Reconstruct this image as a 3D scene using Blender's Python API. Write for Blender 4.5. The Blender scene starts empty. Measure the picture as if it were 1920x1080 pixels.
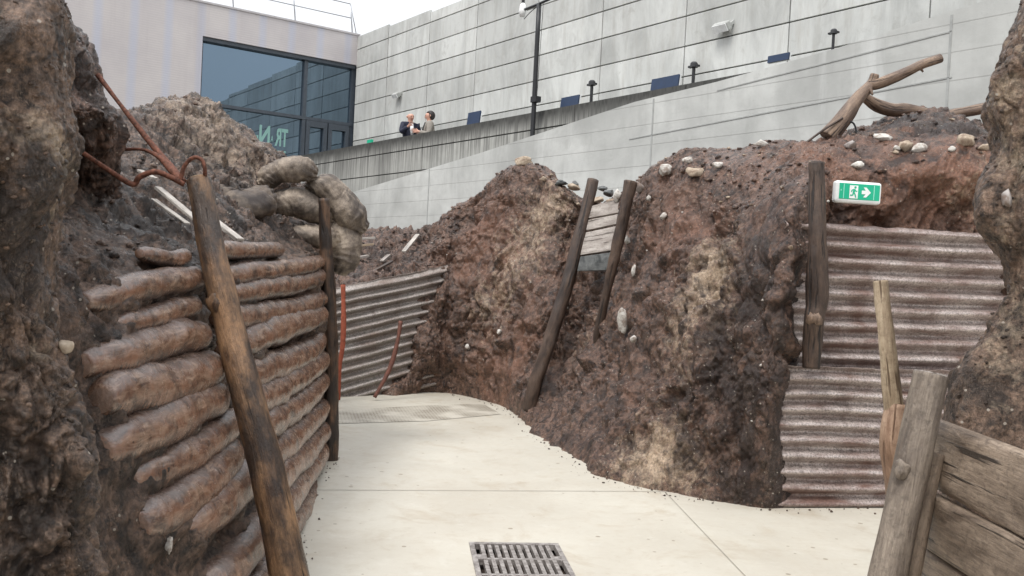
import bpy, bmesh, math, random
import numpy as np
from mathutils import Vector, Matrix

SC = bpy.context.scene
COL = SC.collection
rng = np.random.default_rng(7)
random.seed(7)

# ------------------------------------------------------------------ camera
FPX = 1700.0                      # focal length in pixels of a 1920 wide frame
PITCH = -0.0188
ROLL = 0.05
EYE = np.array([0.0, 0.0, 1.6])
_f = np.array([0, math.cos(PITCH), math.sin(PITCH)])
_r0 = np.array([1.0, 0, 0]); _u0 = np.array([0, -math.sin(PITCH), math.cos(PITCH)])
_r = math.cos(ROLL) * _r0 + math.sin(ROLL) * _u0
_u = -math.sin(ROLL) * _r0 + math.cos(ROLL) * _u0
cam = bpy.data.cameras.new('camera'); cam_o = bpy.data.objects.new('camera', cam); COL.objects.link(cam_o)
cam.sensor_width = 36; cam.lens = 36 * FPX / 1920; cam.clip_start = 0.05; cam.clip_end = 3000
m = Matrix.Identity(4)
for i in range(3):
    m[i][0] = _r[i]; m[i][1] = _u[i]; m[i][2] = -_f[i]; m[i][3] = EYE[i]
cam_o.matrix_world = m
SC.camera = cam_o

# ------------------------------------------------------------------ sky, sun, exposure
SUN_EL = math.radians(58); SUN_AZ = math.radians(215)     # azimuth clockwise from +Y
w = bpy.data.worlds.new('World'); SC.world = w; w.use_nodes = True
nt = w.node_tree; nt.nodes.clear()
sky = nt.nodes.new('ShaderNodeTexSky'); sky.sky_type = 'NISHITA'; sky.sun_disc = False
sky.sun_elevation = SUN_EL; sky.sun_rotation = SUN_AZ; sky.dust_density = 4
mixs = nt.nodes.new('ShaderNodeMix'); mixs.data_type = 'RGBA'
mixs.inputs[0].default_value = 0.9; mixs.inputs[7].default_value = (9.0, 9.2, 9.5, 1)
bg = nt.nodes.new('ShaderNodeBackground'); bg.inputs[1].default_value = 0.1
wo = nt.nodes.new('ShaderNodeOutputWorld')
tcw = nt.nodes.new('ShaderNodeTexCoord'); sxyz = nt.nodes.new('ShaderNodeSeparateXYZ'); nt.links.new(tcw.outputs['Generated'], sxyz.inputs[0])
gr_ = nt.nodes.new('ShaderNodeMapRange'); gr_.inputs[1].default_value = 0.0; gr_.inputs[2].default_value = 1.0; gr_.inputs[3].default_value = .60; gr_.inputs[4].default_value = 1.5; nt.links.new(sxyz.outputs[2], gr_.inputs[0])
cn = nt.nodes.new('ShaderNodeTexNoise'); cn.inputs['Scale'].default_value = 3.5; cn.inputs['Detail'].default_value = 5; nt.links.new(tcw.outputs['Generated'], cn.inputs['Vector'])
cr_ = nt.nodes.new('ShaderNodeMapRange'); cr_.inputs[1].default_value = .3; cr_.inputs[2].default_value = .7; cr_.inputs[3].default_value = .93; cr_.inputs[4].default_value = 1.05; nt.links.new(cn.outputs[0], cr_.inputs[0])
ml = nt.nodes.new('ShaderNodeMath'); ml.operation = 'MULTIPLY'; nt.links.new(gr_.outputs[0], ml.inputs[0]); nt.links.new(cr_.outputs[0], ml.inputs[1])
vm = nt.nodes.new('ShaderNodeVectorMath'); vm.operation = 'SCALE'; nt.links.new(sky.outputs[0], mixs.inputs[6]); nt.links.new(mixs.outputs[2], vm.inputs[0]); nt.links.new(ml.outputs[0], vm.inputs['Scale']); nt.links.new(vm.outputs[0], bg.inputs[0]); nt.links.new(bg.outputs[0], wo.inputs[0])
sl = bpy.data.lights.new('sun', 'SUN'); sl.energy = 1.5; sl.angle = math.radians(18); sl.color = (1, .97, .93)
so = bpy.data.objects.new('sun', sl); COL.objects.link(so)
sd = Vector((math.sin(SUN_AZ) * math.cos(SUN_EL), math.cos(SUN_AZ) * math.cos(SUN_EL), math.sin(SUN_EL)))
so.rotation_euler = sd.to_track_quat('Z', 'Y').to_euler()
SC.view_settings.view_transform = 'Standard'; SC.view_settings.look = 'None'
SC.view_settings.gamma = 1; SC.view_settings.use_curve_mapping = False
SC.view_settings.exposure = 0.68

# ------------------------------------------------------------------ pixel -> place helpers
def ray(px, py):
    d = _f + (px - 960) / FPX * _r - (py - 540) / FPX * _u
    return d / d[1]
def P(px, py, Y): return EYE + ray(px, py) * Y
def F(px, py, z=0.0):
    d = ray(px, py); return EYE + d * ((z - EYE[2]) / d[2])
def hit(px, py, p0, n):
    d = ray(px, py); return EYE + d * (np.dot(np.asarray(p0) - EYE, n) / np.dot(d, n))
def A(*a): return np.array(a, float)

# ------------------------------------------------------------------ numpy noise
def _hash(ix, iy, iz, seed):
    h = (ix * 374761393 + iy * 668265263 + iz * 2147483647 + seed * 1274126177) & 0xFFFFFFFF
    h = ((h ^ (h >> 13)) * 1274126177) & 0xFFFFFFFF
    h = ((h ^ (h >> 16)) * 2246822519) & 0xFFFFFFFF
    return (h ^ (h >> 15)) & 0xFFFFFFFF
def noise(p, seed=0):
    p = np.asarray(p, float); i = np.floor(p).astype(np.int64); f = p - i
    u = f * f * f * (f * (f * 6 - 15) + 10)
    out = 0
    for dx in (0, 1):
        for dy in (0, 1):
            for dz in (0, 1):
                h = _hash(i[..., 0] + dx, i[..., 1] + dy, i[..., 2] + dz, seed)
                gx = (h & 1023) / 511.5 - 1; gy = ((h >> 10) & 1023) / 511.5 - 1; gz = ((h >> 20) & 1023) / 511.5 - 1
                d = gx * (f[..., 0] - dx) + gy * (f[..., 1] - dy) + gz * (f[..., 2] - dz)
                wx = u[..., 0] if dx else 1 - u[..., 0]; wy = u[..., 1] if dy else 1 - u[..., 1]; wz = u[..., 2] if dz else 1 - u[..., 2]
                out = out + d * wx * wy * wz
    return out
def fbm(p, octv=4, seed=0, gain=.5):
    a = 1; s = 0; q = np.asarray(p, float)
    for k in range(octv):
        s = s + a * noise(q, seed + k * 17); q = q * 2.03 + 11.3; a *= gain
    return s
def ridged(p, octv=3, seed=0):
    a = 1; s = 0; q = np.asarray(p, float)
    for k in range(octv):
        s = s + a * (1 - 2.2 * np.abs(noise(q, seed + k * 13))); q = q * 2.1 + 5.7; a *= .5
    return s
def billow(p, octv=2, seed=0):
    a = 1; s = 0; q = np.asarray(p, float)
    for k in range(octv):
        s = s + a * np.abs(noise(q, seed + k * 19)) * 2; q = q * 2.17 + 3.9; a *= .5
    return s - .45
def worley(p, seed=0):
    p = np.asarray(p, float); i = np.floor(p).astype(np.int64); best = np.full(p.shape[:-1], 9.0)
    for dx in (-1, 0, 1):
        for dy in (-1, 0, 1):
            for dz in (-1, 0, 1):
                cx = i[..., 0] + dx; cy = i[..., 1] + dy; cz = i[..., 2] + dz
                h = _hash(cx, cy, cz, seed)
                d = (cx + (h & 1023) / 1023 - p[..., 0]) ** 2 + (cy + ((h >> 10) & 1023) / 1023 - p[..., 1]) ** 2 + (cz + ((h >> 20) & 1023) / 1023 - p[..., 2]) ** 2
                best = np.minimum(best, d)
    return np.sqrt(best)

# ------------------------------------------------------------------ object helpers
def tag(o, label, cat, group=None, kind=None):
    o['label'] = label; o['category'] = cat
    if group: o['group'] = group
    if kind: o['kind'] = kind
    return o
def empty(name, loc, label, cat, group=None):
    o = bpy.data.objects.new(name, None); COL.objects.link(o); o.location = Vector(loc); o.empty_display_size = .1
    return tag(o, label, cat, group)
def mk(name, V, faces, mat, parent=None, smooth=True, attrs=None):
    """link a mesh given world coordinates; its origin goes to its base, or to its parent's origin"""
    V = np.asarray(V, float)
    if parent is None:
        loc = A((V[:, 0].min() + V[:, 0].max()) / 2, (V[:, 1].min() + V[:, 1].max()) / 2, V[:, 2].min())
    else:
        loc = np.zeros(3); q = parent
        while q is not None: loc = loc + A(*q.location); q = q.parent
    me = bpy.data.meshes.new(name)
    if isinstance(faces, np.ndarray):
        n = len(faces); k = faces.shape[1]
        me.vertices.add(len(V)); me.vertices.foreach_set('co', (V - loc).ravel())
        me.loops.add(n * k); me.loops.foreach_set('vertex_index', faces.ravel().astype(np.int32))
        me.polygons.add(n); me.polygons.foreach_set('loop_start', np.arange(0, n * k, k, dtype=np.int32))
        me.polygons.foreach_set('loop_total', np.full(n, k, dtype=np.int32))
        me.update(calc_edges=True); me.validate()
    else:
        me.from_pydata([tuple(v) for v in (V - loc)], [], [tuple(f) for f in faces]); me.update()
    if smooth: me.polygons.foreach_set('use_smooth', np.ones(len(me.polygons), bool))
    for an, (typ, data) in (attrs or {}).items():
        at = me.attributes.new(an, typ, 'POINT')
        at.data.foreach_set('vector' if typ == 'FLOAT_VECTOR' else 'color', np.asarray(data, np.float32).ravel())
    me.materials.append(mat)
    o = bpy.data.objects.new(name, me); COL.objects.link(o)
    if parent is None: o.location = Vector(loc)
    else: o.parent = parent
    return o
class MB:
    """collects boxes, bars and tubes into one mesh"""
    def __init__(s): s.v = []; s.f = []; s.n = 0; s.tc = []
    def add(s, V, Fc, tc=None):
        V = np.asarray(V, float); s.v.append(V); s.f += [tuple(int(i) + s.n for i in f) for f in Fc]; s.n += len(V)
        s.tc.append(V if tc is None else np.asarray(tc, float)); return s
    def hexa(s, c8): return s.add(c8, [(0, 3, 2, 1), (4, 5, 6, 7), (0, 1, 5, 4), (1, 2, 6, 5), (2, 3, 7, 6), (3, 0, 4, 7)])
    def box(s, o, ux, uy, uz):
        """box from corner o along three edge vectors"""
        o, ux, uy, uz = map(lambda q: np.asarray(q, float), (o, ux, uy, uz))
        return s.hexa([o, o + ux, o + ux + uy, o + uy, o + uz, o + ux + uz, o + ux + uy + uz, o + uy + uz])
    def cbox(s, c, hx, hy, hz):
        c = np.asarray(c, float); hx, hy, hz = map(lambda q: np.asarray(q, float), (hx, hy, hz))
        return s.box(c - hx - hy - hz, 2 * hx, 2 * hy, 2 * hz)
    def tube(s, path, rad, seg=8): V, Fc, tc = tube_geo(path, rad, seg); return s.add(V, Fc, tc)
    def build(s, name, mat, parent=None, smooth=False, bevel=0):
        V = np.concatenate(s.v)
        o = mk(name, V, s.f, mat, parent, smooth, {'tc': ('FLOAT_VECTOR', np.concatenate(s.tc))})
        if bevel:
            b = o.modifiers.new('bevel', 'BEVEL'); b.width = bevel; b.segments = 2; b.limit_method = 'ANGLE'
        return o
def resample(path, n):
    path = np.asarray(path, float)
    if len(path) > 2:
        path = catmull(path, n * 3)
    d = np.r_[0, np.cumsum(np.linalg.norm(np.diff(path, axis=0), axis=1))]
    t = np.linspace(0, d[-1], n)
    return np.stack([np.interp(t, d, path[:, k]) for k in range(3)], 1), t
def catmull(c, n):
    """Catmull-Rom through c along axis 0, n samples"""
    c = np.asarray(c, float); k = len(c)
    e = np.concatenate([[2 * c[0] - c[1]], c, [2 * c[-1] - c[-2]]])
    t = np.linspace(0, k - 1, n); i = np.minimum(t.astype(int), k - 2); f = (t - i).reshape((-1,) + (1,) * (c.ndim - 1))
    p0, p1, p2, p3 = e[i], e[i + 1], e[i + 2], e[i + 3]
    return .5 * (2 * p1 + (p2 - p0) * f + (2 * p0 - 5 * p1 + 4 * p2 - p3) * f ** 2 + (3 * p1 - p0 - 3 * p2 + p3) * f ** 3)
def frame(T):
    T = T / np.linalg.norm(T); h = A(0, 0, 1) if abs(T[2]) < .9 else A(0, 1, 0)
    X = np.cross(h, T); X /= np.linalg.norm(X); return X, np.cross(T, X)
def tube_geo(path, rad, seg=8, rough=0, seed=0, nfreq=8, squash=1.0):
    path = np.asarray(path, float); n = len(path); rad = np.broadcast_to(np.asarray(rad, float), (n,))
    T = np.gradient(path, axis=0); X, Y = frame(T[0]); V = []; tc = []
    d = np.r_[0, np.cumsum(np.linalg.norm(np.diff(path, axis=0), axis=1))]
    a = np.arange(seg) / seg * 2 * math.pi
    for i in range(n):
        t = T[i] / np.linalg.norm(T[i]); X = X - t * np.dot(X, t); X /= np.linalg.norm(X); Y = np.cross(t, X)
        V.append(path[i] + rad[i] * (np.cos(a)[:, None] * X + squash * np.sin(a)[:, None] * Y))
        tc.append(np.stack([rad[i] * np.cos(a), rad[i] * np.sin(a), np.full(seg, d[i])], 1))
    V = np.concatenate(V); tc = np.concatenate(tc) + A(seed * 1.37, seed * .71, seed * .33)
    if rough:
        C = np.repeat(path, seg, 0); N = V - C; N /= np.linalg.norm(N, axis=1)[:, None] + 1e-9
        q = tc * A(nfreq, nfreq, nfreq * .35)
        V = V + N * (rough * (fbm(q, 3, seed) + .6 * ridged(tc * A(nfreq * 2.5, nfreq * 2.5, nfreq * .2), 2, seed + 5) - .4))[:, None]
    Fc = [(i * seg + j, i * seg + (j + 1) % seg, (i + 1) * seg + (j + 1) % seg, (i + 1) * seg + j) for i in range(n - 1) for j in range(seg)]
    V = np.concatenate([V, [path[0], path[-1]]]); tc = np.concatenate([tc, [A(0, 0, 0), A(0, 0, d[-1])]])
    b = n * seg
    Fc += [(b, (j + 1) % seg, j) for j in range(seg)] + [(b + 1, (n - 1) * seg + j, (n - 1) * seg + (j + 1) % seg) for j in range(seg)]
    return V, Fc, tc
def tube(name, path, rad, mat, parent=None, n=40, seg=14, rough=0, seed=0, nfreq=8, squash=1.0, smooth=True):
    """round timber, rod or cable along a path; rad may be a list spread along it"""
    p, t = resample(path, n)
    r = np.interp(np.linspace(0, 1, n), np.linspace(0, 1, len(rad)), rad) if hasattr(rad, '__len__') else np.full(n, rad)
    V, Fc, tc = tube_geo(p, r, seg, rough, seed, nfreq, squash)
    return mk(name, V, Fc, mat, parent, smooth, {'tc': ('FLOAT_VECTOR', tc)})
def gridf(nu, nv):
    i = np.arange((nu - 1) * (nv - 1)); a = (i // (nv - 1)) * nv + i % (nv - 1)
    return np.stack([a, a + nv, a + nv + 1, a + 1], 1)
def patch(ctrl, nu, nv):
    return np.swapaxes(catmull(np.swapaxes(catmull(np.asarray(ctrl, float), nu), 0, 1), nv), 0, 1)
def normals(G):
    n = np.cross(np.gradient(G, axis=0), np.gradient(G, axis=1)); return n / (np.linalg.norm(n, axis=2)[..., None] + 1e-9)

# ------------------------------------------------------------------ materials
class NT:
    def __init__(s, name):
        s.m = bpy.data.materials.new(name); s.m.use_nodes = True; s.t = s.m.node_tree; s.t.nodes.clear()
        s.out = s.n('ShaderNodeOutputMaterial'); s.b = s.n('ShaderNodeBsdfPrincipled'); s.l(s.b.outputs[0], s.out.inputs[0])
        s.pos = None
    def n(s, t): return s.t.nodes.new(t)
    def l(s, a, b): s.t.links.new(a, b)
    def setin(s, sock, v):
        if hasattr(v, 'is_output'): s.l(v, sock)
        else: sock.default_value = v if not isinstance(v, tuple) or len(v) != 3 or len(sock.default_value) == 3 else (*v, 1)
    def P(s):
        if s.pos is None: s.pos = s.n('ShaderNodeNewGeometry').outputs['Position']
        return s.pos
    def attr(s, name, out='Vector'):
        a = s.n('ShaderNodeAttribute'); a.attribute_name = name; return a.outputs[out]
    def map(s, v, scale=(1, 1, 1), rot=(0, 0, 0), loc=(0, 0, 0)):
        q = s.n('ShaderNodeMapping'); s.l(v, q.inputs[0]); q.inputs['Scale'].default_value = scale; q.inputs['Rotation'].default_value = rot; q.inputs['Location'].default_value = loc
        return q.outputs[0]
    def noise(s, v, scale, det=4, rough=.55, dist=0):
        q = s.n('ShaderNodeTexNoise'); s.l(v, q.inputs['Vector']); q.inputs['Scale'].default_value = scale; q.inputs['Detail'].default_value = det
        q.inputs['Roughness'].default_value = rough; q.inputs['Distortion'].default_value = dist; return q.outputs[0]
    def vor(s, v, scale, feat='F1', out='Distance'):
        q = s.n('ShaderNodeTexVoronoi'); q.feature = feat; s.l(v, q.inputs['Vector']); q.inputs['Scale'].default_value = scale; return q.outputs[out]
    def ramp(s, f, stops):
        q = s.n('ShaderNodeValToRGB'); s.l(f, q.inputs[0]); e = q.color_ramp.elements
        while len(e) < len(stops): e.new(.5)
        for el, (p, c) in zip(e, stops):
            el.position = p; el.color = (*c, 1) if isinstance(c, tuple) else (c, c, c, 1)
        return q.outputs[0]
    def mix(s, f, a, b, mode='MIX'):
        q = s.n('ShaderNodeMix'); q.data_type = 'RGBA'; q.blend_type = mode
        s.setin(q.inputs[0], f); s.setin(q.inputs[6], a); s.setin(q.inputs[7], b); return q.outputs[2]
    def math(s, op, a, b=0.0, c=None):
        q = s.n('ShaderNodeMath'); q.operation = op; s.setin(q.inputs[0], a); s.setin(q.inputs[1], b)
        if c is not None: s.setin(q.inputs[2], c)
        return q.outputs[0]
    def sep(s, v):
        q = s.n('ShaderNodeSeparateXYZ'); s.l(v, q.inputs[0]); return q.outputs
    def bump(s, h, strength, dist, prev=None):
        q = s.n('ShaderNodeBump'); s.l(h, q.inputs['Height']); q.inputs['Strength'].default_value = strength; q.inputs['Distance'].default_value = dist
        if prev: s.l(prev, q.inputs['Normal'])
        return q.outputs[0]
    def done(s, col, rough=.6, normal=None, spec=.5, metal=0.0):
        s.setin(s.b.inputs['Base Color'], col); s.setin(s.b.inputs['Roughness'], rough); s.setin(s.b.inputs['Specular IOR Level'], spec); s.setin(s.b.inputs['Metallic'], metal)
        if normal: s.l(normal, s.b.inputs['Normal'])
        return s.m

def earth_mat(name, dark, brown, red, tan, rough=(.35, .75), seed=0.0):
    k = NT(name); p = k.map(k.P(), loc=(seed, seed * 2, seed))
    tint = k.attr('tint', 'Color'); q = k.n('ShaderNodeSeparateColor'); k.l(tint, q.inputs[0])
    n1 = k.noise(p, 3.0, 6, .62, .6); n2 = k.noise(p, 14, 6, .65, .8); n3 = k.noise(p, 60, 5, .7)
    st = k.noise(k.map(p, (1, 1, .22)), 22, 5, .65, 1.2)
    c = k.mix(k.ramp(k.math('ADD', k.math('MULTIPLY', n2, .6), k.math('MULTIPLY', k.noise(p, 34, 5, .7, .6), .4)), [(.41, 0.), (.58, 1.)]), dark, brown)
    wr = k.math('ADD', q.outputs[0], k.math('MULTIPLY', k.math('SUBTRACT', n1, .5), 1.6))
    wt = k.math('ADD', q.outputs[1], k.math('ADD', k.math('MULTIPLY', k.math('SUBTRACT', st, .5), .7), k.math('MULTIPLY', k.math('SUBTRACT', k.noise(p, 11, 7, .72, .5), .5), 1.9)))
    n5 = k.noise(k.map(p, (1, 1, .5)), 5.5, 6, .6, .9); wd = k.math('ADD', k.math('ADD', q.outputs[2], .2), k.math('MULTIPLY', k.math('SUBTRACT', n5, .5), 3.0))
    c = k.mix(k.ramp(wr, [(.25, 0.), (.75, .85)]), c, red)
    c = k.mix(k.ramp(wt, [(.3, 0.), (.85, .75)]), c, tan)
    c = k.mix(k.ramp(wd, [(.3, 0.), (.8, .9)]), c, dark)
    c = k.mix(.55, c, k.mix(1.0, c, k.ramp(n3, [(.34, .2), (.66, 1.9)]), 'MULTIPLY')); n4 = k.noise(p, 190, 4, .75); c = k.mix(.4, c, k.mix(1.0, c, k.ramp(n4, [(.35, .35), (.65, 1.8)]), 'MULTIPLY'))
    vs = k.vor(p, 42); vc = k.vor(p, 42, out='Color'); qq = k.n('ShaderNodeSeparateColor'); k.l(vc, qq.inputs[0])
    fl = k.math('MULTIPLY', k.math('LESS_THAN', vs, .22), k.math('GREATER_THAN', qq.outputs[0], .9))
    c = k.mix(k.math('MULTIPLY', fl, .8), c, (.42, .37, .31))
    fib = k.noise(k.map(p, (1, 1, .3), (0.3, 0.2, 0)), 90, 4, .7, 2.5)
    hair = k.math('ABSOLUTE', k.math('SUBTRACT', k.noise(k.map(p, (1, 1, .35)), 34, 3, .6, 2.2), .5)); hm = k.ramp(hair, [(.0, 1.), (.022, 0.)])
    hm = k.math('MULTIPLY', hm, k.ramp(k.noise(p, 6, 3), [(.42, 0.), (.62, .5)])); c = k.mix(hm, c, (.33, .25, .19))
    b = k.bump(n2, .5, .03); b = k.bump(k.noise(p, 45, 5, .72), .65, .014, b); b = k.bump(fib, .8, .008, b); b = k.bump(n4, .7, .005, b)
    r = k.ramp(k.noise(p, 9, 4), [(.35, rough[0]), (.65, rough[1])])
    return k.done(c, r, b, .45)
M_earth = earth_mat('trench_earth', (.019, .0105, .008), (.16, .094, .067), (.185, .09, .056), (.5, .385, .275), (.14, .5))
M_earth_l = earth_mat('left_bank_earth', (.017, .012, .0098), (.145, .093, .067), (.15, .08, .05), (.42, .33, .25), (.14, .55), 3.3)
M_earth_n = earth_mat('near_bank_earth', (.022, .0145, .0108), (.185, .120, .084), (.19, .112, .07), (.47, .37, .265), (.18, .6), 7.7)

def wood_mat(name, dark, mid, light, rough=.5, lo=.35, hi=.62, stain=None, crack=.41):
    k = NT(name); t = k.attr('tc'); g = k.noise(k.map(t, (1, 1, .10)), 95, 7, .72, .9); b = k.noise(k.map(t, (1, 1, .3)), 11, 5, .6, .4)
    c = k.mix(k.ramp(g, [(.3, 0.), (.7, 1.)]), dark, mid); c = k.mix(k.ramp(b, [(lo, 0.), (hi, 1.)]), c, k.mix(k.ramp(g, [(.35, .3), (.6, 1.)]), mid, light))
    cr = k.ramp(k.noise(k.map(t, (1, 1, .05)), 45, 3, .5, .3), [(crack - .05, 0.), (crack, 1.)])
    c = k.mix(cr, dark, c)
    if stain: c = k.mix(k.ramp(k.noise(k.map(t, (1, 1, .4)), 7, 5, .65), [(.42, 0.), (.6, .9)]), c, stain)
    c = k.mix(k.ramp(k.noise(t, 42, 6, .72), [(.5, 0.), (.7, .55)]), c, dark); n = k.bump(g, .8, .008); n = k.bump(cr, .7, .01, n); n = k.bump(k.noise(t, 60, 5, .7), .5, .006, n)
    return k.done(c, k.ramp(b, [(.3, rough - .15), (.7, rough + .2)]), n, .5)
M_wood_dark = wood_mat('dark_timber', (.014, .009, .007), (.045, .026, .018), (.11, .07, .048), .5)
M_wood_warm = wood_mat('wet_brown_timber', (.013, .008, .006), (.135, .068, .034), (.34, .195, .10), .36, .36, .54, (.02, .013, .010), .33)
M_wood_burnt = wood_mat('blackened_timber', (.009, .007, .006), (.035, .021, .014), (.16, .085, .045), .4, .45, .66)
M_wood_grey = wood_mat('grey_timber', (.035, .027, .021), (.14, .105, .082), (.29, .24, .19), .5, crack=.27)
M_wood_pale = wood_mat('pale_timber', (.13, .085, .05), (.36, .265, .17), (.52, .42, .30), .6)
M_wood_branch = wood_mat('bark_stripped_branch', (.045, .026, .018), (.15, .092, .06), (.31, .22, .155), .5)
M_wood_board = wood_mat('weathered_board', (.12, .10, .085), (.30, .25, .22), (.5, .46, .42), .6)
M_wood_plank = wood_mat('muddy_plank', (.04, .028, .02), (.17, .12, .084), (.36, .28, .21), .5)
M_splinter = wood_mat('bleached_splinter', (.2, .175, .15), (.40, .36, .32), (.55, .51, .46), .6)

def log_mat():
    k = NT('mud_smeared_log'); t = k.attr('tc'); p = k.P(); nz = k.sep(k.n('ShaderNodeNewGeometry').outputs['Normal'])[2]
    g = k.noise(k.map(t, (1, 1, .25)), 30, 5, .65, .6); b = k.noise(p, 8, 6, .68, .5); f = k.noise(k.map(t, (.35, .35, 2.4)), 42, 5, .72, .8); h = k.noise(p, 34, 5, .7)
    c = k.mix(k.ramp(b, [(.36, 0.), (.6, 1.)]), (.06, .033, .023), (.22, .112, .069)); c = k.mix(k.ramp(g, [(.46, 0.), (.7, .8)]), c, (.38, .26, .185))
    mud = k.mix(k.ramp(h, [(.35, 0.), (.65, 1.)]), (.035, .027, .024), (.135, .10, .085))
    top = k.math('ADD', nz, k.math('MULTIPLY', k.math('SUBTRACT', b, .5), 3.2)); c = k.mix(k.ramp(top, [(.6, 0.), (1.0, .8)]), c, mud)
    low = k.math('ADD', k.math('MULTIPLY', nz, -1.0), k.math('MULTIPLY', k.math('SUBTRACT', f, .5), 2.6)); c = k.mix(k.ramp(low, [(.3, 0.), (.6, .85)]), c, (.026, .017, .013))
    c = k.mix(k.ramp(k.math('ADD', k.math('MULTIPLY', b, .6), k.math('MULTIPLY', h, .4)), [(.6, 0.), (.68, .7)]), c, mud)
    n = k.bump(b, .35, .025); n = k.bump(f, .45, .007, n); n = k.bump(h, .3, .005, n)
    return k.done(c, k.ramp(h, [(.3, .10), (.7, .32)]), n, .9)
M_log = log_mat()

def concrete(name, base, var=.16, streak=0.0, boards=False, stain_scale=1.0, panels=False):
    k = NT(name); p = k.P(); big = k.noise(p, .55 * stain_scale, 5, .6, .3); mid = k.noise(p, 3, 6, .65); fine = k.noise(p, 26, 5, .7)
    v = k.noise(k.map(p, (1, 1, .06)), 3.2, 5, .6, .2)
    dk = tuple(q * (1 - var * 2.2) for q in base); lt = tuple(min(1, q * (1 + var * .8)) for q in base)
    c = k.mix(k.ramp(big, [(.35, 0.), (.65, 1.)]), dk, lt); c = k.mix(k.ramp(mid, [(.3, .35), (.55, 0.)]), c, dk)
    c = k.mix(k.ramp(v, [(.52, 0.), (.72, .35)]), c, dk); c = k.mix(k.ramp(fine, [(.62, 0.), (.75, .25)]), c, (.12, .12, .11))
    n = k.bump(mid, .15, .02); n = k.bump(fine, .25, .006, n)
    if panels:
        c = k.mix(k.ramp(k.math('ADD', k.math('MULTIPLY', big, .35), k.math('MULTIPLY', k.noise(k.map(p, (1, 1, .3)), 1.4, 7, .72, .6), .65)), [(.42, 0.), (.66, 1.)]), lt, dk)
        c = k.mix(.75, c, k.mix(1., c, k.ramp(k.sep(k.attr('tc'))[0], [(0., .78), (1., 1.12)]), 'MULTIPLY')); c = k.mix(k.ramp(k.noise(k.map(p, (1, 1, .12)), 6, 6, .7), [(.5, 0.), (.72, .5)]), c, (.36, .345, .31)); c = k.mix(k.ramp(k.noise(p, 2.0, 7, .75, .8), [(.56, 0.), (.7, .5)]), c, (.33, .325, .30)); c = k.mix(k.ramp(fine, [(.64, 0.), (.75, .3)]), c, (.2, .2, .19))
    if streak:
        s1 = k.noise(k.map(p, (1, 1, .035)), 7, 5, .65, .15); s2 = k.noise(k.map(p, (1, 1, .05)), 2.2, 3, .6)
        z = k.math('MULTIPLY', k.math('SUBTRACT', 0.0, k.attr('tc', 'Vector') and k.sep(k.attr('tc'))[2]), 1.0)
        top = k.ramp(k.math('ADD', z, k.math('MULTIPLY', k.math('SUBTRACT', s1, .5), 2.2)), [(.0, 1.), (.85, .18)])
        a = k.math('MULTIPLY', k.ramp(s1, [(.4, 0.), (.66, 1.)]), top); a = k.math('MULTIPLY', a, k.ramp(s2, [(.3, .5), (.6, 1.)]))
        c = k.mix(k.math('MULTIPLY', a, streak), c, (.035, .035, .032))
        rim = k.ramp(k.math('ADD', z, k.math('MULTIPLY', k.math('SUBTRACT', s1, .5), .5)), [(.07, 1.), (.34, 0.)])
        c = k.mix(k.math('MULTIPLY', rim, .9), c, (.03, .03, .028))
        s3 = k.noise(k.map(p, (1, 1, .03)), 14, 4, .7, .1); c = k.mix(k.math('MULTIPLY', k.ramp(s3, [(.45, 0.), (.58, .85)]), k.ramp(z, [(.05, 1.), (1., .3)])), c, (.08, .08, .075))
    if boards:
        bl = k.n('ShaderNodeTexWave'); bl.bands_direction = 'Z'; bl.wave_profile = 'SAW'; k.l(k.map(p, (0, 0, 1)), bl.inputs[0]); bl.inputs['Scale'].default_value = .9
        c = k.mix(k.ramp(bl.outputs[0], [(.0, .16), (.045, 0.)]), c, dk); n = k.bump(k.ramp(bl.outputs[0], [(0., 0.), (.05, 1.)]), .4, .01, n)
        lite = k.ramp(k.noise(k.map(p, (1, 1, .12)), 1.6, 5, .6, .4), [(.55, 0.), (.7, .6)]); c = k.mix(lite, c, (.64, .655, .64)); c = k.mix(k.ramp(k.noise(k.map(p, (1, 1, .4)), 4.5, 6, .7, .5), [(.55, 0.), (.7, .45)]), c, (.36, .37, .35)); c = k.mix(k.ramp(k.noise(k.map(p, (.25, .25, 1)), 9, 5, .65), [(.56, 0.), (.7, .4)]), c, (.40, .41, .39))
    return k.done(c, .8, n, .3)
M_panel = concrete('panel_concrete', (.525, .535, .515), .14, panels=True)
M_parapet = concrete('streaked_concrete', (.40, .40, .375), .14, streak=.97)
M_ramp = concrete('board_marked_concrete', (.525, .535, .515), .13, boards=True)
def flat(name, col, rough=.6, metal=0.0, spec=.5, var=.15, scale=8):
    k = NT(name); n = k.noise(k.P(), scale, 5, .6); c = k.mix(k.ramp(n, [(.3, 0.), (.7, 1.)]), tuple(q * (1 - var) for q in col), tuple(min(1, q * (1 + var)) for q in col))
    return k.done(c, rough, k.bump(k.noise(k.P(), scale * 12, 3), .08, .002), spec, metal)
M_joint = flat('dark_joint_filler', (.05, .052, .05), .9)  # even dark colour of the backing that shows in the wall joints
M_black = flat('black_metal', (.014, .015, .017), .45)
M_steel = flat('galvanised_steel', (.42, .43, .45), .4, .6)
M_blue = flat('navy_panel', (.008, .026, .07), .4)
M_white = flat('white_plastic', (.78, .79, .78), .4)
M_lampgrey = flat('lamp_housing', (.42, .43, .41), .45)
M_frame = flat('dark_grey_frame', (.055, .068, .085), .4)
M_rust = flat('rusty_iron', (.13, .052, .033), .75, 0, .3, .75, 60)
M_orange = flat('orange_rust', (.27, .07, .038), .75, 0, .3, .3, 25)
M_green = flat('sign_green', (.01, .42, .24), .4, var=.05)
M_iron = None

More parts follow.
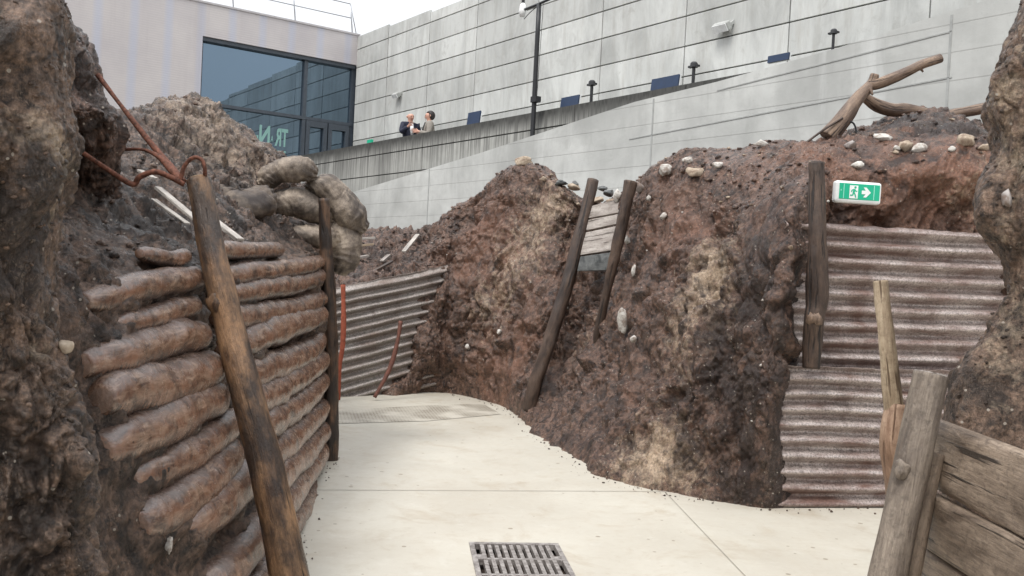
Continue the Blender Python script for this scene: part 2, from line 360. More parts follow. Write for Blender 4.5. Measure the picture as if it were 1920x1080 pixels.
def floor_mat():
    k = NT('beige_concrete'); p = k.P(); big = k.noise(p, .9, 6, .6, .4); mid = k.noise(p, 6, 6, .65); fn = k.noise(p, 70, 4, .7)
    c = k.mix(k.ramp(big, [(.35, 0.), (.65, 1.)]), (.475, .44, .37), (.555, .525, .45)); c = k.mix(k.ramp(mid, [(.5, 0.), (.75, .45)]), c, (.42, .37, .295))
    c = k.mix(k.ramp(mid, [(.25, .5), (.42, 0.)]), c, (.62, .595, .53))
    sp = k.vor(p, 13); sc = k.n('ShaderNodeSeparateColor'); k.l(k.vor(p, 13, out='Color'), sc.inputs[0])
    d = k.math('MULTIPLY', k.math('LESS_THAN', sp, k.math('MULTIPLY', sc.outputs[1], .22)), k.math('GREATER_THAN', sc.outputs[0], .8)); c = k.mix(k.math('MULTIPLY', d, .65), c, (.20, .15, .10))
    st = k.ramp(k.noise(p, 2.3, 7, .7, .8), [(.54, 0.), (.70, .5)]); c = k.mix(st, c, (.36, .29, .205)); c = k.mix(k.ramp(k.noise(p, 24, 6, .75, .5), [(.58, 0.), (.7, .35)]), c, (.36, .31, .24))
    return k.done(c, k.ramp(mid, [(.3, .38), (.7, .6)]), k.bump(fn, .15, .003, k.bump(mid, .15, .006)), .4)
M_floor = floor_mat()
M_dirt = flat('brown_dirt', (.06, .04, .03), .85, var=.5, scale=4)

def corr_mat(name, metal_c, rust_c, lo, hi):
    k = NT(name); p = k.P(); t = k.attr('tc')
    big = k.noise(p, 2.2, 6, .65, .5); sp = k.noise(p, 70, 5, .75); st = k.noise(k.map(t, (.35, 3.2, 1)), 5, 5, .65, .3); dr = k.noise(k.map(t, (3.5, .7, 1)), 3, 5, .65, .2)
    c = k.mix(k.ramp(sp, [(.40, 1.), (.56, 0.)]), metal_c, tuple(q * .35 for q in metal_c))
    f = k.math('ADD', k.math('MULTIPLY', big, .5), k.math('MULTIPLY', st, .5)); c = k.mix(k.ramp(f, [(lo, 0.), (hi, .95)]), c, k.mix(k.ramp(sp, [(.35, 0.), (.6, 1.)]), tuple(q * .5 for q in rust_c), rust_c))
    c = k.mix(k.ramp(dr, [(.54, 0.), (.74, .5)]), c, (.09, .055, .04))
    n = k.bump(sp, .35, .003); n = k.bump(st, .3, .012, n)
    return k.done(c, k.ramp(sp, [(.3, .38), (.7, .62)]), n, .6, k.ramp(f, [(lo, .5), (hi, .05)]))
M_corr = corr_mat('rusted_corrugated_iron', (.58, .505, .47), (.165, .088, .066), .42, .60)
M_corr_far = corr_mat('mud_stained_corrugated_iron', (.45, .405, .37), (.19, .13, .10), .45, .64)

def stone_mat(name, a, b):
    k = NT(name); p = k.P(); c = k.mix(k.ramp(k.noise(p, 22, 6, .65), [(.3, 0.), (.65, 1.)]), a, b); c = k.mix(k.ramp(k.noise(p, 70, 4), [(.6, 0.), (.72, .6)]), c, (.14, .09, .06)); c = k.mix(k.ramp(k.noise(p, 13, 6, .7, .5), [(.48, 0.), (.6, .75)]), c, (.16, .105, .075))
    return k.done(c, .75, k.bump(k.noise(p, 60, 5), .4, .006), .3)
M_stone_w = stone_mat('white_flint', (.40, .375, .34), (.64, .615, .57))
M_stone_t = stone_mat('tan_stone', (.25, .19, .135), (.48, .40, .31))
M_stone_g = stone_mat('grey_stone', (.22, .19, .18), (.42, .39, .37))
def bag_mat(name, lo, hi, mud):
    k = NT(name); p = k.P(); n = k.noise(p, 6, 6, .68, .5); wv = k.noise(p, 150, 3, .6)
    c = k.mix(k.ramp(n, [(.34, 0.), (.6, 1.)]), lo, hi); c = k.mix(k.ramp(k.noise(p, 4.2, 6, .68, .4), [(.46, 0.), (.62, .9)]), c, mud)
    c = k.mix(k.ramp(k.noise(p, 30, 5, .7), [(.52, 0.), (.68, .5)]), c, mud); c = k.mix(.45, c, k.mix(1., c, k.ramp(wv, [(.3, .5), (.7, 1.5)]), 'MULTIPLY'))
    return k.done(c, .65, k.bump(wv, .5, .004, k.bump(k.noise(p, 24, 5, .65), .5, .012)), .4)
M_bag = bag_mat('muddy_burlap', (.10, .078, .063), (.33, .27, .212), (.055, .043, .036)); M_bag_mud = bag_mat('mud_caked_burlap', (.05, .038, .033), (.16, .125, .095), (.035, .027, .024))

# ------------------------------------------------------------------ ground and path
GA = .115                                               # the drain is turned a little to the left
gx = A(math.cos(GA), math.sin(GA), 0); gy = A(-math.sin(GA), math.cos(GA), 0)
g0 = F(879, 1018); GW, GL = .53, .84                    # drain: back left corner, width, length (towards the camera)
hole = [g0 - gy * GL, g0 - gy * GL + gx * GW, g0 + gx * GW, g0]
c0 = A(1.0, 5.5, 0)
outer = [c0 - gx * 11 - gy * 13, c0 + gx * 11 - gy * 13, c0 + gx * 11 + gy * 9, c0 - gx * 11 + gy * 9]
path_o = mk('path', outer + hole, [(0, 1, 5, 4), (1, 2, 6, 5), (2, 3, 7, 6), (3, 0, 4, 7)], M_floor, smooth=False)
tag(path_o, 'pale beige concrete path along the bottom of the trench', 'path', kind='structure')
def strip(a, b, wd, z):
    a = np.array(a); b = np.array(b); d = (b - a) / np.linalg.norm(b - a); s = A(-d[1], d[0], 0) * wd / 2
    return [a - s + A(0, 0, z), b - s + A(0, 0, z), b + s + A(0, 0, z), a + s + A(0, 0, z)]
M_seam = flat('joint_sealant', (.33, .30, .25), .8)
mk('expansion_joint', strip(F(560, 919), F(1262, 922), .008, .004), [(0, 1, 2, 3)], M_seam, path_o, False)
mk('expansion_joint', strip(F(1248, 924), F(1425, 1110), .006, .004), [(0, 1, 2, 3)], M_seam, path_o, False)
def tread_mat():
    k = NT('stamped_tread'); p = k.P(); q = k.map(p, (9, 9, 9), (0, 0, .55)); b = k.n('ShaderNodeTexBrick'); k.l(q, b.inputs[0]); b.inputs['Scale'].default_value = 1.1
    b.inputs['Mortar Size'].default_value = .09; b.inputs['Color1'].default_value = (.52, .485, .41, 1); b.inputs['Color2'].default_value = (.56, .525, .45, 1); b.inputs['Mortar'].default_value = (.2, .17, .13, 1)
    c = k.mix(k.ramp(k.noise(p, 3, 5), [(.35, .15), (.6, .9)]), (.53, .495, .42), b.outputs[0])
    return k.done(c, .6)
mk('stamped_strip', [F(628, 795) + A(0, 0, .004), F(800, 790) + A(0, 0, .004), F(940, 777) + A(0, 0, .004), F(905, 757) + A(0, 0, .004), F(770, 762) + A(0, 0, .004), F(628, 770) + A(0, 0, .004)], [tuple(range(6))], tread_mat(), path_o, False)
gr = mk('ground', [A(-900, -900, -.06), A(900, -900, -.06), A(900, 900, -.06), A(-900, 900, -.06)], [(0, 1, 2, 3)], M_dirt, smooth=False)
tag(gr, 'brown bare ground around and behind the trench', 'ground', kind='structure')
# drain grate
k = NT('cast_iron'); p = k.P()
M_iron = k.done(k.mix(k.ramp(k.noise(p, 25, 6, .7), [(.35, 0.), (.65, 1.)]), (.14, .12, .11), (.44, .41, .385)), .5, k.bump(k.noise(p, 120, 3), .4, .003), .5, .3)
gt = empty('drain_grate', (hole[0] + hole[2]) / 2, 'cast iron drain grate with slots let into the beige concrete path', 'drain')
b = MB(); t = .03; z0 = A(0, 0, -.03); up = A(0, 0, .038)
b.box(g0 - gy * GL + z0, gx * GW, gy * t, up).box(g0 - gy * t + z0, gx * GW, gy * t, up)
b.box(g0 - gy * (GL - t) + z0, gx * t, gy * (GL - 2 * t), up).box(g0 - gy * (GL - t) + gx * (GW - t) + z0, gx * t, gy * (GL - 2 * t), up)
b.build('frame', M_iron, gt, bevel=.003)
b = MB(); up2 = A(0, 0, .032)
nb = 11; iw = GW - 2 * t
for i in range(1, nb):
    b.box(g0 - gy * (GL - t) + gx * (t + iw * i / nb - .012) + z0, gx * .024, gy * (GL - 2 * t), up2)
b.build('bar', M_iron, gt, bevel=.002)
b = MB()
for j in (1, 2):
    b.box(g0 - gy * (t + (GL - 2 * t) * j / 3 + .012) + gx * t + z0, gx * iw, gy * .024, A(0, 0, .0345))
b.cbox(g0 - gy * .25 + gx * .055 + A(0, 0, -.012), gx * .026, gy * .035, A(0, 0, .016)); b.cbox(g0 - gy * .27 + gx * (GW - .05) + A(0, 0, -.012), gx * .024, gy * .035, A(0, 0, .016))
b.build('cross_bar', M_iron, gt, bevel=.002)
b = MB(); e = .004; dp = A(0, 0, -.4)
o = hole[0] + A(0, 0, -.032)
b.add([o + dp, o + dp + gx * GW, o + dp + gx * GW + gy * GL, o + dp + gy * GL, o, o + gx * GW, o + gx * GW + gy * GL, o + gy * GL], [(0, 1, 2, 3), (0, 4, 5, 1), (1, 5, 6, 2), (2, 6, 7, 3), (3, 7, 4, 0)])
b.build('pit', flat('drain_pit', (.03, .028, .026), .9), gt)

# ------------------------------------------------------------------ building, walls behind
RD = A(-.587, .81, 0); RD /= np.linalg.norm(RD)         # along the panel wall, away from the camera
LD = A(RD[1], -RD[0], 0)                                # along the glazed facade, away from the camera
RN = A(-RD[1], RD[0], 0); RN = -RN if RN[1] > 0 else RN # panel wall faces the camera
LN = -RD                                                # glazed facade faces along -RD
CORNER = P(668, 200, 31.0)
TERR = 3.9                                             # terrace level
up = A(0, 0, 1)
def onR(px, py): return hit(px, py, CORNER, RN)
def onL(px, py): return hit(px, py, CORNER, LN)
bd = empty('museum_building', A(CORNER[0], CORNER[1], TERR), 'concrete and metal clad museum building with a large tinted corner window', 'building')
zs = [onR(940, y)[2] for y in (212, 168.5, 125, 81)]; dz = (zs[3] - zs[0]) / 3
zj = [zs[0] + dz * i for i in range(-4, 12)]
ts = [0] + [np.dot(onR(px, y) - CORNER, -RD) for px, y in ((729, 130), (806, 120), (895, 110), (1009, 100), (1130, 110), (1288, 80), (1483, 60), (1748, 10))]
ts += [ts[-1] + 2.5 * i for i in range(1, 5)]
ztop = onR(676, 68)[2]
b = MB(); gp = .013
cb = A(CORNER[0], CORNER[1], 0)
for i in range(len(ts) - 1):
    for j in range(len(zj) - 1):
        za, zb = zj[j], min(zj[j + 1], ztop + 3.5)
        a = cb - RD * (ts[i] + (gp if i else 0)) + up * (za + gp); jit = random.uniform(0, .004)
        if ts[i] < 11.9 or True:
            zt = ztop - 0.03 * ts[i]
            if za + .1 > zt: continue
            zb = min(zb, zt)
        b.box(a, -RD * (ts[i + 1] - ts[i] - 2 * gp), RN * (.06 + jit), up * (zb - za - 2 * gp)); b.tc[-1] = np.tile(A(random.random(), random.random(), 0), (8, 1))
wl = b.build('concrete_panel_wall', M_panel, bd, bevel=.006)
b = MB(); L = ts[-1]
def wtop(t): return ztop - .03 * t - .04
b.hexa([cb + up, cb - RD * L + up, cb - RD * L - RN * .3 + up, cb - RN * .3 + up, cb + up * wtop(0), cb - RD * L + up * wtop(L), cb - RD * L - RN * .3 + up * wtop(L), cb - RN * .3 + up * wtop(0)])
b.build('wall_joint_backing', M_joint, bd)
# facade in perforated cladding
def clad_mat():
    k = NT('perforated_metal_cladding'); p = k.P(); q = k.map(p, (1, 1, 1), (0, 0, -math.atan2(LD[1], LD[0])))
    wv = k.n('ShaderNodeTexWave'); wv.bands_direction = 'Z'; k.l(q, wv.inputs[0]); wv.inputs['Scale'].default_value = 4.5; wv.inputs['Distortion'].default_value = .5
    wx = k.n('ShaderNodeTexWave'); wx.bands_direction = 'X'; k.l(q, wx.inputs[0]); wx.inputs['Scale'].default_value = .32; wx.inputs['Distortion'].default_value = 1.2; wx.inputs['Detail Scale'].default_value = .3
    n = k.noise(p, .5, 5, .6); c = k.mix(k.ramp(n, [(.35, 0.), (.65, 1.)]), (.47, .44, .445), (.56, .525, .51)); c = k.mix(k.math('MULTIPLY', wv.outputs[0], .12), c, (.36, .35, .37))
    c = k.mix(k.math('MULTIPLY', k.ramp(wx.outputs[0], [(.75, 0.), (1., 1.)]), .45), c, (.42, .47, .60))
    c = k.mix(k.ramp(k.noise(k.map(p, (1, 1, .05)), 3, 4), [(.55, 0.), (.75, .3)]), c, (.40, .36, .36))
    return k.done(c, .5, k.bump(wv.outputs[0], .12, .01), .4)
M_clad = clad_mat()
def lt(px, py): return np.dot(onL(px, py) - CORNER, -LD)
zf = onL(672, 67)[2]; wt0 = lt(378, 120); wt1 = lt(664, 200); wzt = (onL(379, 64.5)[2] + onL(667, 124)[2]) / 2
ztr = (onL(379, 189)[2] + onL(660, 235)[2]) / 2; wm = lt(574, 200)
zb0 = 2.0
b = MB()
def fbox(b, t0, t1, za, zb, d0, d1):
    return b.box(cb - LD * t1 + up * za + LN * d0, LD * (t1 - t0), LN * (d1 - d0), up * (zb - za))
fbox(b, 0, 30, wzt, zf, -.5, .0); fbox(b, wt0, 30, zb0 - 1, wzt - .0, -.5, .0)
b.build('cladding', M_clad, bd)
b = MB(); fbox(b, -.02, 30, zf, zf + .06, -.6, .03); b.build('roof_edge', flat('roof_trim', (.45, .43, .43), .5), bd)
wn = MB(); fr = .07
fbox(wn, -.08, wt1 + fr, zb0, wzt, -.35, -.15); fbox(wn, wt0 - fr, wt0, zb0, wzt, -.35, -.15); fbox(wn, wm - .06, wm + .06, zb0, wzt, -.33, -.13)
fbox(wn, wt1, wt0, wzt - .12, wzt - .001, -.36, -.06); fbox(wn, wt1, wt0, ztr - .05, ztr + .05, -.32, -.12)
tt = lt(505, 120)
win = wn.build('window', M_frame, bd)
k = NT('tinted_glass'); gl = k.n('ShaderNodeBsdfGlossy'); gl.inputs['Color'].default_value = (.215, .295, .375, 1); gl.inputs['Roughness'].default_value = .015
k.setin(gl.inputs['Normal'], k.bump(k.noise(k.P(), .8, 2), .04, .02))
df = k.n('ShaderNodeBsdfDiffuse'); df.inputs[0].default_value = (.03, .045, .06, 1); ms = k.n('ShaderNodeMixShader'); ms.inputs[0].default_value = .72
k.l(df.outputs[0], ms.inputs[1]); k.l(gl.outputs[0], ms.inputs[2]); k.l(ms.outputs[0], k.out.inputs[0]); M_glass = k.m
b = MB(); fbox(b, wt1, wt0, zb0, wzt, -.26, -.24); b.build('pane', M_glass, win)
# door under the transom
dr = MB(); t0d, t1d = wt1 + .1, wm - .08; td = (t0d + t1d) / 2
for a_, c_ in ((t0d, td - .02), (td + .02, t1d)):
    fbox(dr, a_, a_ + .13, TERR, ztr - .06, -.22, -.1); fbox(dr, c_ - .13, c_, TERR, ztr - .06, -.22, -.1)
    fbox(dr, a_ + .13, c_ - .13, ztr - .26, ztr - .06, -.22, -.1); fbox(dr, a_ + .13, c_ - .13, TERR, TERR + .2, -.22, -.1)
door = dr.build('door', M_frame, bd)
k = NT('teal_film'); M_teal = k.done((.24, .44, .40), .4)
b = MB(); fbox(b, td + .16, t1d - .14, TERR + .45, TERR + .95, -.235, -.225); b.build('door_film', M_teal, door)
# lettering seen from behind on the glass: it reads mirrored
def text_mesh(s, bold=.0):
    cu = bpy.data.curves.new('txt', 'FONT'); cu.body = s; cu.offset = bold; cu.extrude = .004; ob = bpy.data.objects.new('txt', cu); COL.objects.link(ob)
    dg = bpy.context.evaluated_depsgraph_get(); me = bpy.data.meshes.new_from_object(ob.evaluated_get(dg))
    V = np.array([v.co[:] for v in me.vertices]); Fc = [tuple(p.vertices) for p in me.polygons]
    bpy.data.objects.remove(ob); bpy.data.curves.remove(cu); bpy.data.meshes.remove(me); return V, Fc
def lettering(b, s, t_right, zbase, hgt, width, bold=.02):
    V, Fc = text_mesh(s, bold); V[:, 0] -= V[:, 0].min(); V[:, 0] *= width / V[:, 0].max(); V[:, 1] *= hgt / .7
    W = cb - LD * t_right + up * zbase + LN * -.232 - np.outer(V[:, 0], LD) + np.outer(V[:, 1], up) + np.outer(V[:, 2], LN)
    b.add(W, [f[::-1] for f in Fc])
b = MB(); lr = lt(545, 255)
zl = onL(530, 272)[2]; lettering(b, 'TR', lr, zl, .55, .44, .03); lettering(b, 'A', lr + .49, zl + .08, .22, .09, .0); lettering(b, 'N-', lr + .61, zl, .58, .54, .03)
lettering(b, 'C', lr + .75, zl - .62, .5, .28, .03); fbox(b, lr + .05, lr + .36, zl - .22, zl - .16, -.236, -.228)
fbox(b, lr + .02, lr + .72, zl - .4, zl - .34, -.236, -.228)
b.build('window_lettering', M_teal, win)
# roof railing
rl = empty('roof_railing', cb + up * zf, 'thin grey steel safety railing along the roof edge above the window', 'railing')
pts = []
for i in range(12):
    t = .15 + 2.05 * i; q = cb - LD * t + up * (zf + .06) - LN * .25; pts.append(q)
    tube('post', [q, q + up * 1.02 + LN * .0 + LD * (-.12)], .022, M_steel, rl, n=2, seg=6)
for h in (.55, 1.02):
    tube('rail', [pts[0] + up * h - LD * .12 * h, pts[-1] + up * h - LD * .12 * h], .016, M_steel, rl, n=2, seg=6)
tube('rail', [pts[0] + up * 1.02 - LD * .12, pts[0] + LD * .15 + up * .02], .016, M_steel, rl, n=2, seg=6)
# terrace, parapet, ramp wall
PP = P(770, 253.5, 23.6)                                 # a point on the parapet's top edge
pt0 = np.dot(hit(547, 292, PP, RN) - PP, -RD)
zpt = PP[2]
pb = A(PP[0], PP[1], 0)
dwall = np.dot(CORNER - PP, -RN)
b = MB(); b.box(pb - RD * (pt0 + .02) - RN * .25 + up * (TERR - .3), -RD * 24, -RN * (dwall - .26), up * .3)
tr_o = b.build('terrace', flat('terrace_paving', (.4, .4, .39), .8))
tag(tr_o, 'grey paved terrace between the panel wall and the parapet', 'terrace', kind='structure')
b = MB()
zl1 = hit(840, 269, PP, RN)[2]
hj = zpt - zl1
L = 24; Ns = 9
def pseg(b, t0, t1, za, zb, d0=0., d1=-.25):
    c = pb - RD * t0 + RN * d0
    V = [c + up * za, c - RD * (t1 - t0) + up * za, c - RD * (t1 - t0) + RN * (d1 - d0) + up * za, c + RN * (d1 - d0) + up * za]
    V = V + [q + up * (zb - za) for q in V]; tc = [A(q[0], q[1], q[2] - zpt) for q in V]
    b.add(V, [(0, 3, 2, 1), (4, 5, 6, 7), (0, 1, 5, 4), (1, 2, 6, 5), (2, 3, 7, 6), (3, 0, 4, 7)], tc)
tj = [pt0 + .0, pt0 + 2.6, pt0 + 5.6, pt0 + 8.6] + [pt0 + 11.6 + 3 * i for i in range(5)]
for a_, c_ in zip(tj[:-1], tj[1:]):
    pseg(b, a_ + .008, c_ - .008, zl1 + .015, zpt); pseg(b, a_ + .008, c_ - .008, zl1 - hj * 1.5, zl1 - .015); pseg(b, a_ + .008, c_ - .008, 0.2, zl1 - hj * 1.5 - .03)
pw = b.build('parapet_wall', M_parapet); tag(pw, 'grey concrete parapet wall with black run-off streaks below the two people', 'wall')
b = MB(); pseg(b, tj[0] + .02, tj[-1] - .02, .3, zpt - .05, -.03, -.22); b.build('wall_joint_backing', M_joint, pw)
RP = pb + RN * .75
def onW(px, py): return hit(px, py, RP, RN)
topl = [onW(*q) for q in ((420, 430), (630, 370), (900, 287), (1190, 191), (1345, 153), (1560, 93), (1785, 20), (2150, -90))]
V = []; Fc = []
for q in topl:
    V += [A(q[0], q[1], -.3), q, q - RN * .35, A(q[0], q[1], -.3) - RN * .35]
for i in range(len(topl) - 1):
    a = i * 4; c = a + 4
    Fc += [(a, c, c + 1, a + 1), (a + 1, c + 1, c + 2, a + 2), (a + 2, c + 2, c + 3, a + 3)]
Fc += [(0, 1, 2, 3), tuple(len(V) - 4 + i for i in (3, 2, 1, 0))]
rw = mk('ramp_wall', V, Fc, M_ramp, smooth=False); tag(rw, 'pale board-marked concrete ramp wall with a sloping top behind the trench', 'wall')
b = MB()                                                 # pour joints: two grooves and three vertical seams standing out as fine ribs
for pl in (((1345, 171), (1785, 60)), ((1180, 262), (1785, 146)),):
    a = onW(*pl[0]); c = onW(*pl[1]); b.box(a - RN * .004, c - a, RN * .012, up * .018)
for px, y0, y1 in ((805, 315, 420), (1225, 183, 290), (1783, 25, 220)):
    a = onW(px, y0); b.box(A(a[0], a[1], 0) - RN * .004, -RD * .03, RN * .012, up * (a[2] - .02))
b.build('pour_joint', flat('pour_joint', (.34, .35, .34), .85), rw)

# lights and panels on the parapet
def cap_items():
    proto = None
    for i, (px, py, hh) in enumerate(((1108, 196, .34), (1299, 165, .38), (1553, 95, .30))):
        q = hit(px, py, PP - RN * .12, RN) if i < 2 else onW(px, py) - RN * .1
        lab = ('small black bollard lamp on the parapet between two navy panels', 'black bollard lamp on the parapet just right of the largest navy panel', 'short black bollard lamp on top of the pale sloping ramp wall')[i]
        if proto is None:
            e = empty('bollard_lamp', q, lab, 'lamp', 'bollard lamps along the parapet'); b = MB(); b.tube([q - up * .1, q + up * .42], [.035, .035], 8); b.build('stem', M_black, e)
            b = MB(); b.tube([q + up * .42, q + up * .5, q + up * .53], [.085, .075, .05], 10); b.cbox(q + up * .44, RD * .13, RN * .04, up * .02); b.build('lamp_head', M_black, e); proto = e
        else:
            e = proto.copy(); COL.objects.link(e); e.location = Vector(q); e['label'] = lab
            for ch in proto.children:
                c = ch.copy(); COL.objects.link(c); c.parent = e
        if i == 2: e.scale = (.6, .6, .6)
        elif i == 1: e.scale = (.85, .85, .85)
        else: e.scale = (.9, .9, .9)
cap_items()
for i, (px, py, wp, hp, lab) in enumerate(((888, 233, 33, 19, 'navy information panel on the parapet nearest the two people'), (1068, 203, 41, 15, 'navy information panel on the parapet just right of the tall thin pole'),
                                      (1246, 171, 55, 19, 'widest navy information panel on the parapet beside the taller bollard lamp'), (1459, 124, 36, 9, 'navy panel showing only as a thin sliver above the sloping ramp wall'))):
    q = hit(px, py, PP - RN * .15, RN); sc = np.linalg.norm(q - EYE) / FPX
    e = empty('information_panel', q, lab, 'sign', 'navy panels along the parapet'); n = (RN * .97 + up * .12); n /= np.linalg.norm(n); v = np.cross(-RD, n); v = v if v[2] > 0 else -v
    hw = -RD * wp * sc * .62; hv = v * hp * sc * .68
    b = MB(); b.cbox(q + up * .13, hw, hv, n * .015); b.build('panel_face', M_blue, e)
    b = MB(); b.cbox(q + up * .13 - n * .028, hw * 1.03, hv * 1.03, n * .012); b.build('panel_backing', M_white, e)
    b = MB(); b.cbox(q - up * .14 - n * .08, hw * .7, RN * .02, up * .14); b.build('bracket', M_steel, e)
# wall lamps
for px, py, s, lab in ((753, 178, .26, 'small grey floodlight on the panel wall above the two people'), (1367, 50, .30, 'larger pale grey floodlight high on the right of the panel wall')):
    q = onR(px, py) + RN * .14; e = empty('wall_floodlight', q, lab, 'lamp', 'floodlights on the panel wall')
    d = RN * .8 - up * .6; d /= np.linalg.norm(d); v = np.cross(-RD, d); v /= np.linalg.norm(v)
    b = MB(); b.cbox(q + d * s * .25, -RD * s * .62, v * s * .3, d * s * .22); b.build('housing', M_lampgrey, e, bevel=.03)
    b = MB(); b.cbox(q + d * s * .5, -RD * s * .56, v * s * .25, d * s * .04); b.build('lens', M_white, e)
    b = MB(); b.cbox(q + RD * s * .55 - d * s * .3, RD * .02, v * .03, d * s * .5); b.cbox(q - RD * s * .55 - d * s * .3, RD * .02, v * .03, d * s * .5); b.cbox(onR(px, py) + RN * .09, RD * s * .3, up * .05, RN * .03); b.build('bracket', M_lampgrey, e)
# tall pole with arm
q = hit(998, 262, RP - RN * .55, RN); qt = q + up * (hit(1008, 8, RP - RN * .55, RN)[2] - q[2]); qb = A(q[0], q[1], .2)
e = empty('lamp_pole', qb, 'tall thin black pole with a cross arm and a white hanging lamp', 'lamp pole')
tube('pole', [qb, q, qt], .05, M_black, e, n=12, seg=8)
sc = np.linalg.norm(q - EYE) / FPX
tube('arm', [qt + RD * 40 * sc * 1.15 - up * .02, qt, qt - RD * 70 * sc * 1.15 + up * .06], .028, M_black, e, n=8, seg=6)
tube('cable', [qt + RD * 45 * sc - up * .22, qt + RD * 22 * sc - up * .1, qt - RD * 30 * sc + up * .06, qt - RD * 70 * sc + up * .15], .009, M_black, e, n=12, seg=5)
tube('cable', [qt + RD * -13 * sc, q - RD * 8 * sc + up * 1.0, q - RD * 3 * sc], .006, M_black, e, n=12, seg=5)
b = MB(); lq = qt + RD * 44 * sc * 1.15; b.tube([lq - up * .16, lq - up * .05, lq + up * .1, lq + up * .14], [.05, .09, .06, .02], 10); b.build('lamp_shade', M_white, e, smooth=True)
b = MB(); b.tube([lq + up * .14, lq + up * .26], [.035, .035], 8); b.build('lamp_cap', M_black, e)
b = MB(); qq = q + up * .42 * (qt[2] - q[2]) * .7; b.cbox(qq - RD * .05, RD * .09, RN * .07, up * .06); b.build('clamp', M_black, e)
gq = hit(694, 265, PP - RN * .3, RN)
b = MB(); b.cbox(gq, RD * .14, RN * .03, up * .045); gs = b.build('green_sign', M_green); tag(gs, 'tiny green sign showing above the parapet near the glass door', 'sign')

# ------------------------------------------------------------------ people on the terrace
def skin_mesh(name, nodes, edges, mat, parent, levels=2):
    """one continuous surface grown over a skeleton of (point, radius) joints"""
    me = bpy.data.meshes.new(name); me.from_pydata([tuple(n[0]) for n in nodes], edges, []); o = bpy.data.objects.new(name, me); COL.objects.link(o)
    sk = o.modifiers.new('skin', 'SKIN'); sk.use_smooth_shade = True; me.skin_vertices
    for i, n in enumerate(nodes):
        r = n[1]; me.skin_vertices[0].data[i].radius = r if isinstance(r, tuple) else (r, r)
    me.skin_vertices[0].data[0].use_root = True
    s = o.modifiers.new('sub', 'SUBSURF'); s.levels = levels; s.render_levels = levels
    dg = bpy.context.evaluated_depsgraph_get(); m2 = bpy.data.meshes.new_from_object(o.evaluated_get(dg)); bpy.data.objects.remove(o)
    V = np.array([v.co[:] for v in m2.vertices]); Fc = [tuple(p.vertices) for p in m2.polygons]; bpy.data.meshes.remove(m2)
    return V, Fc
M_skin = flat('skin', (.56, .31, .23), .5, var=.1, scale=20); M_navy = flat('navy_cloth', (.012, .015, .035), .8); M_shirt = flat('white_shirt', (.75, .75, .76), .8)
M_coat = flat('grey_beige_coat', (.27, .245, .215), .85); M_hair = flat('dark_hair', (.018, .013, .012), .5); M_trouser = flat('dark_trousers', (.03, .03, .035), .8); M_bald = flat('grey_stubble', (.35, .22, .18), .6)
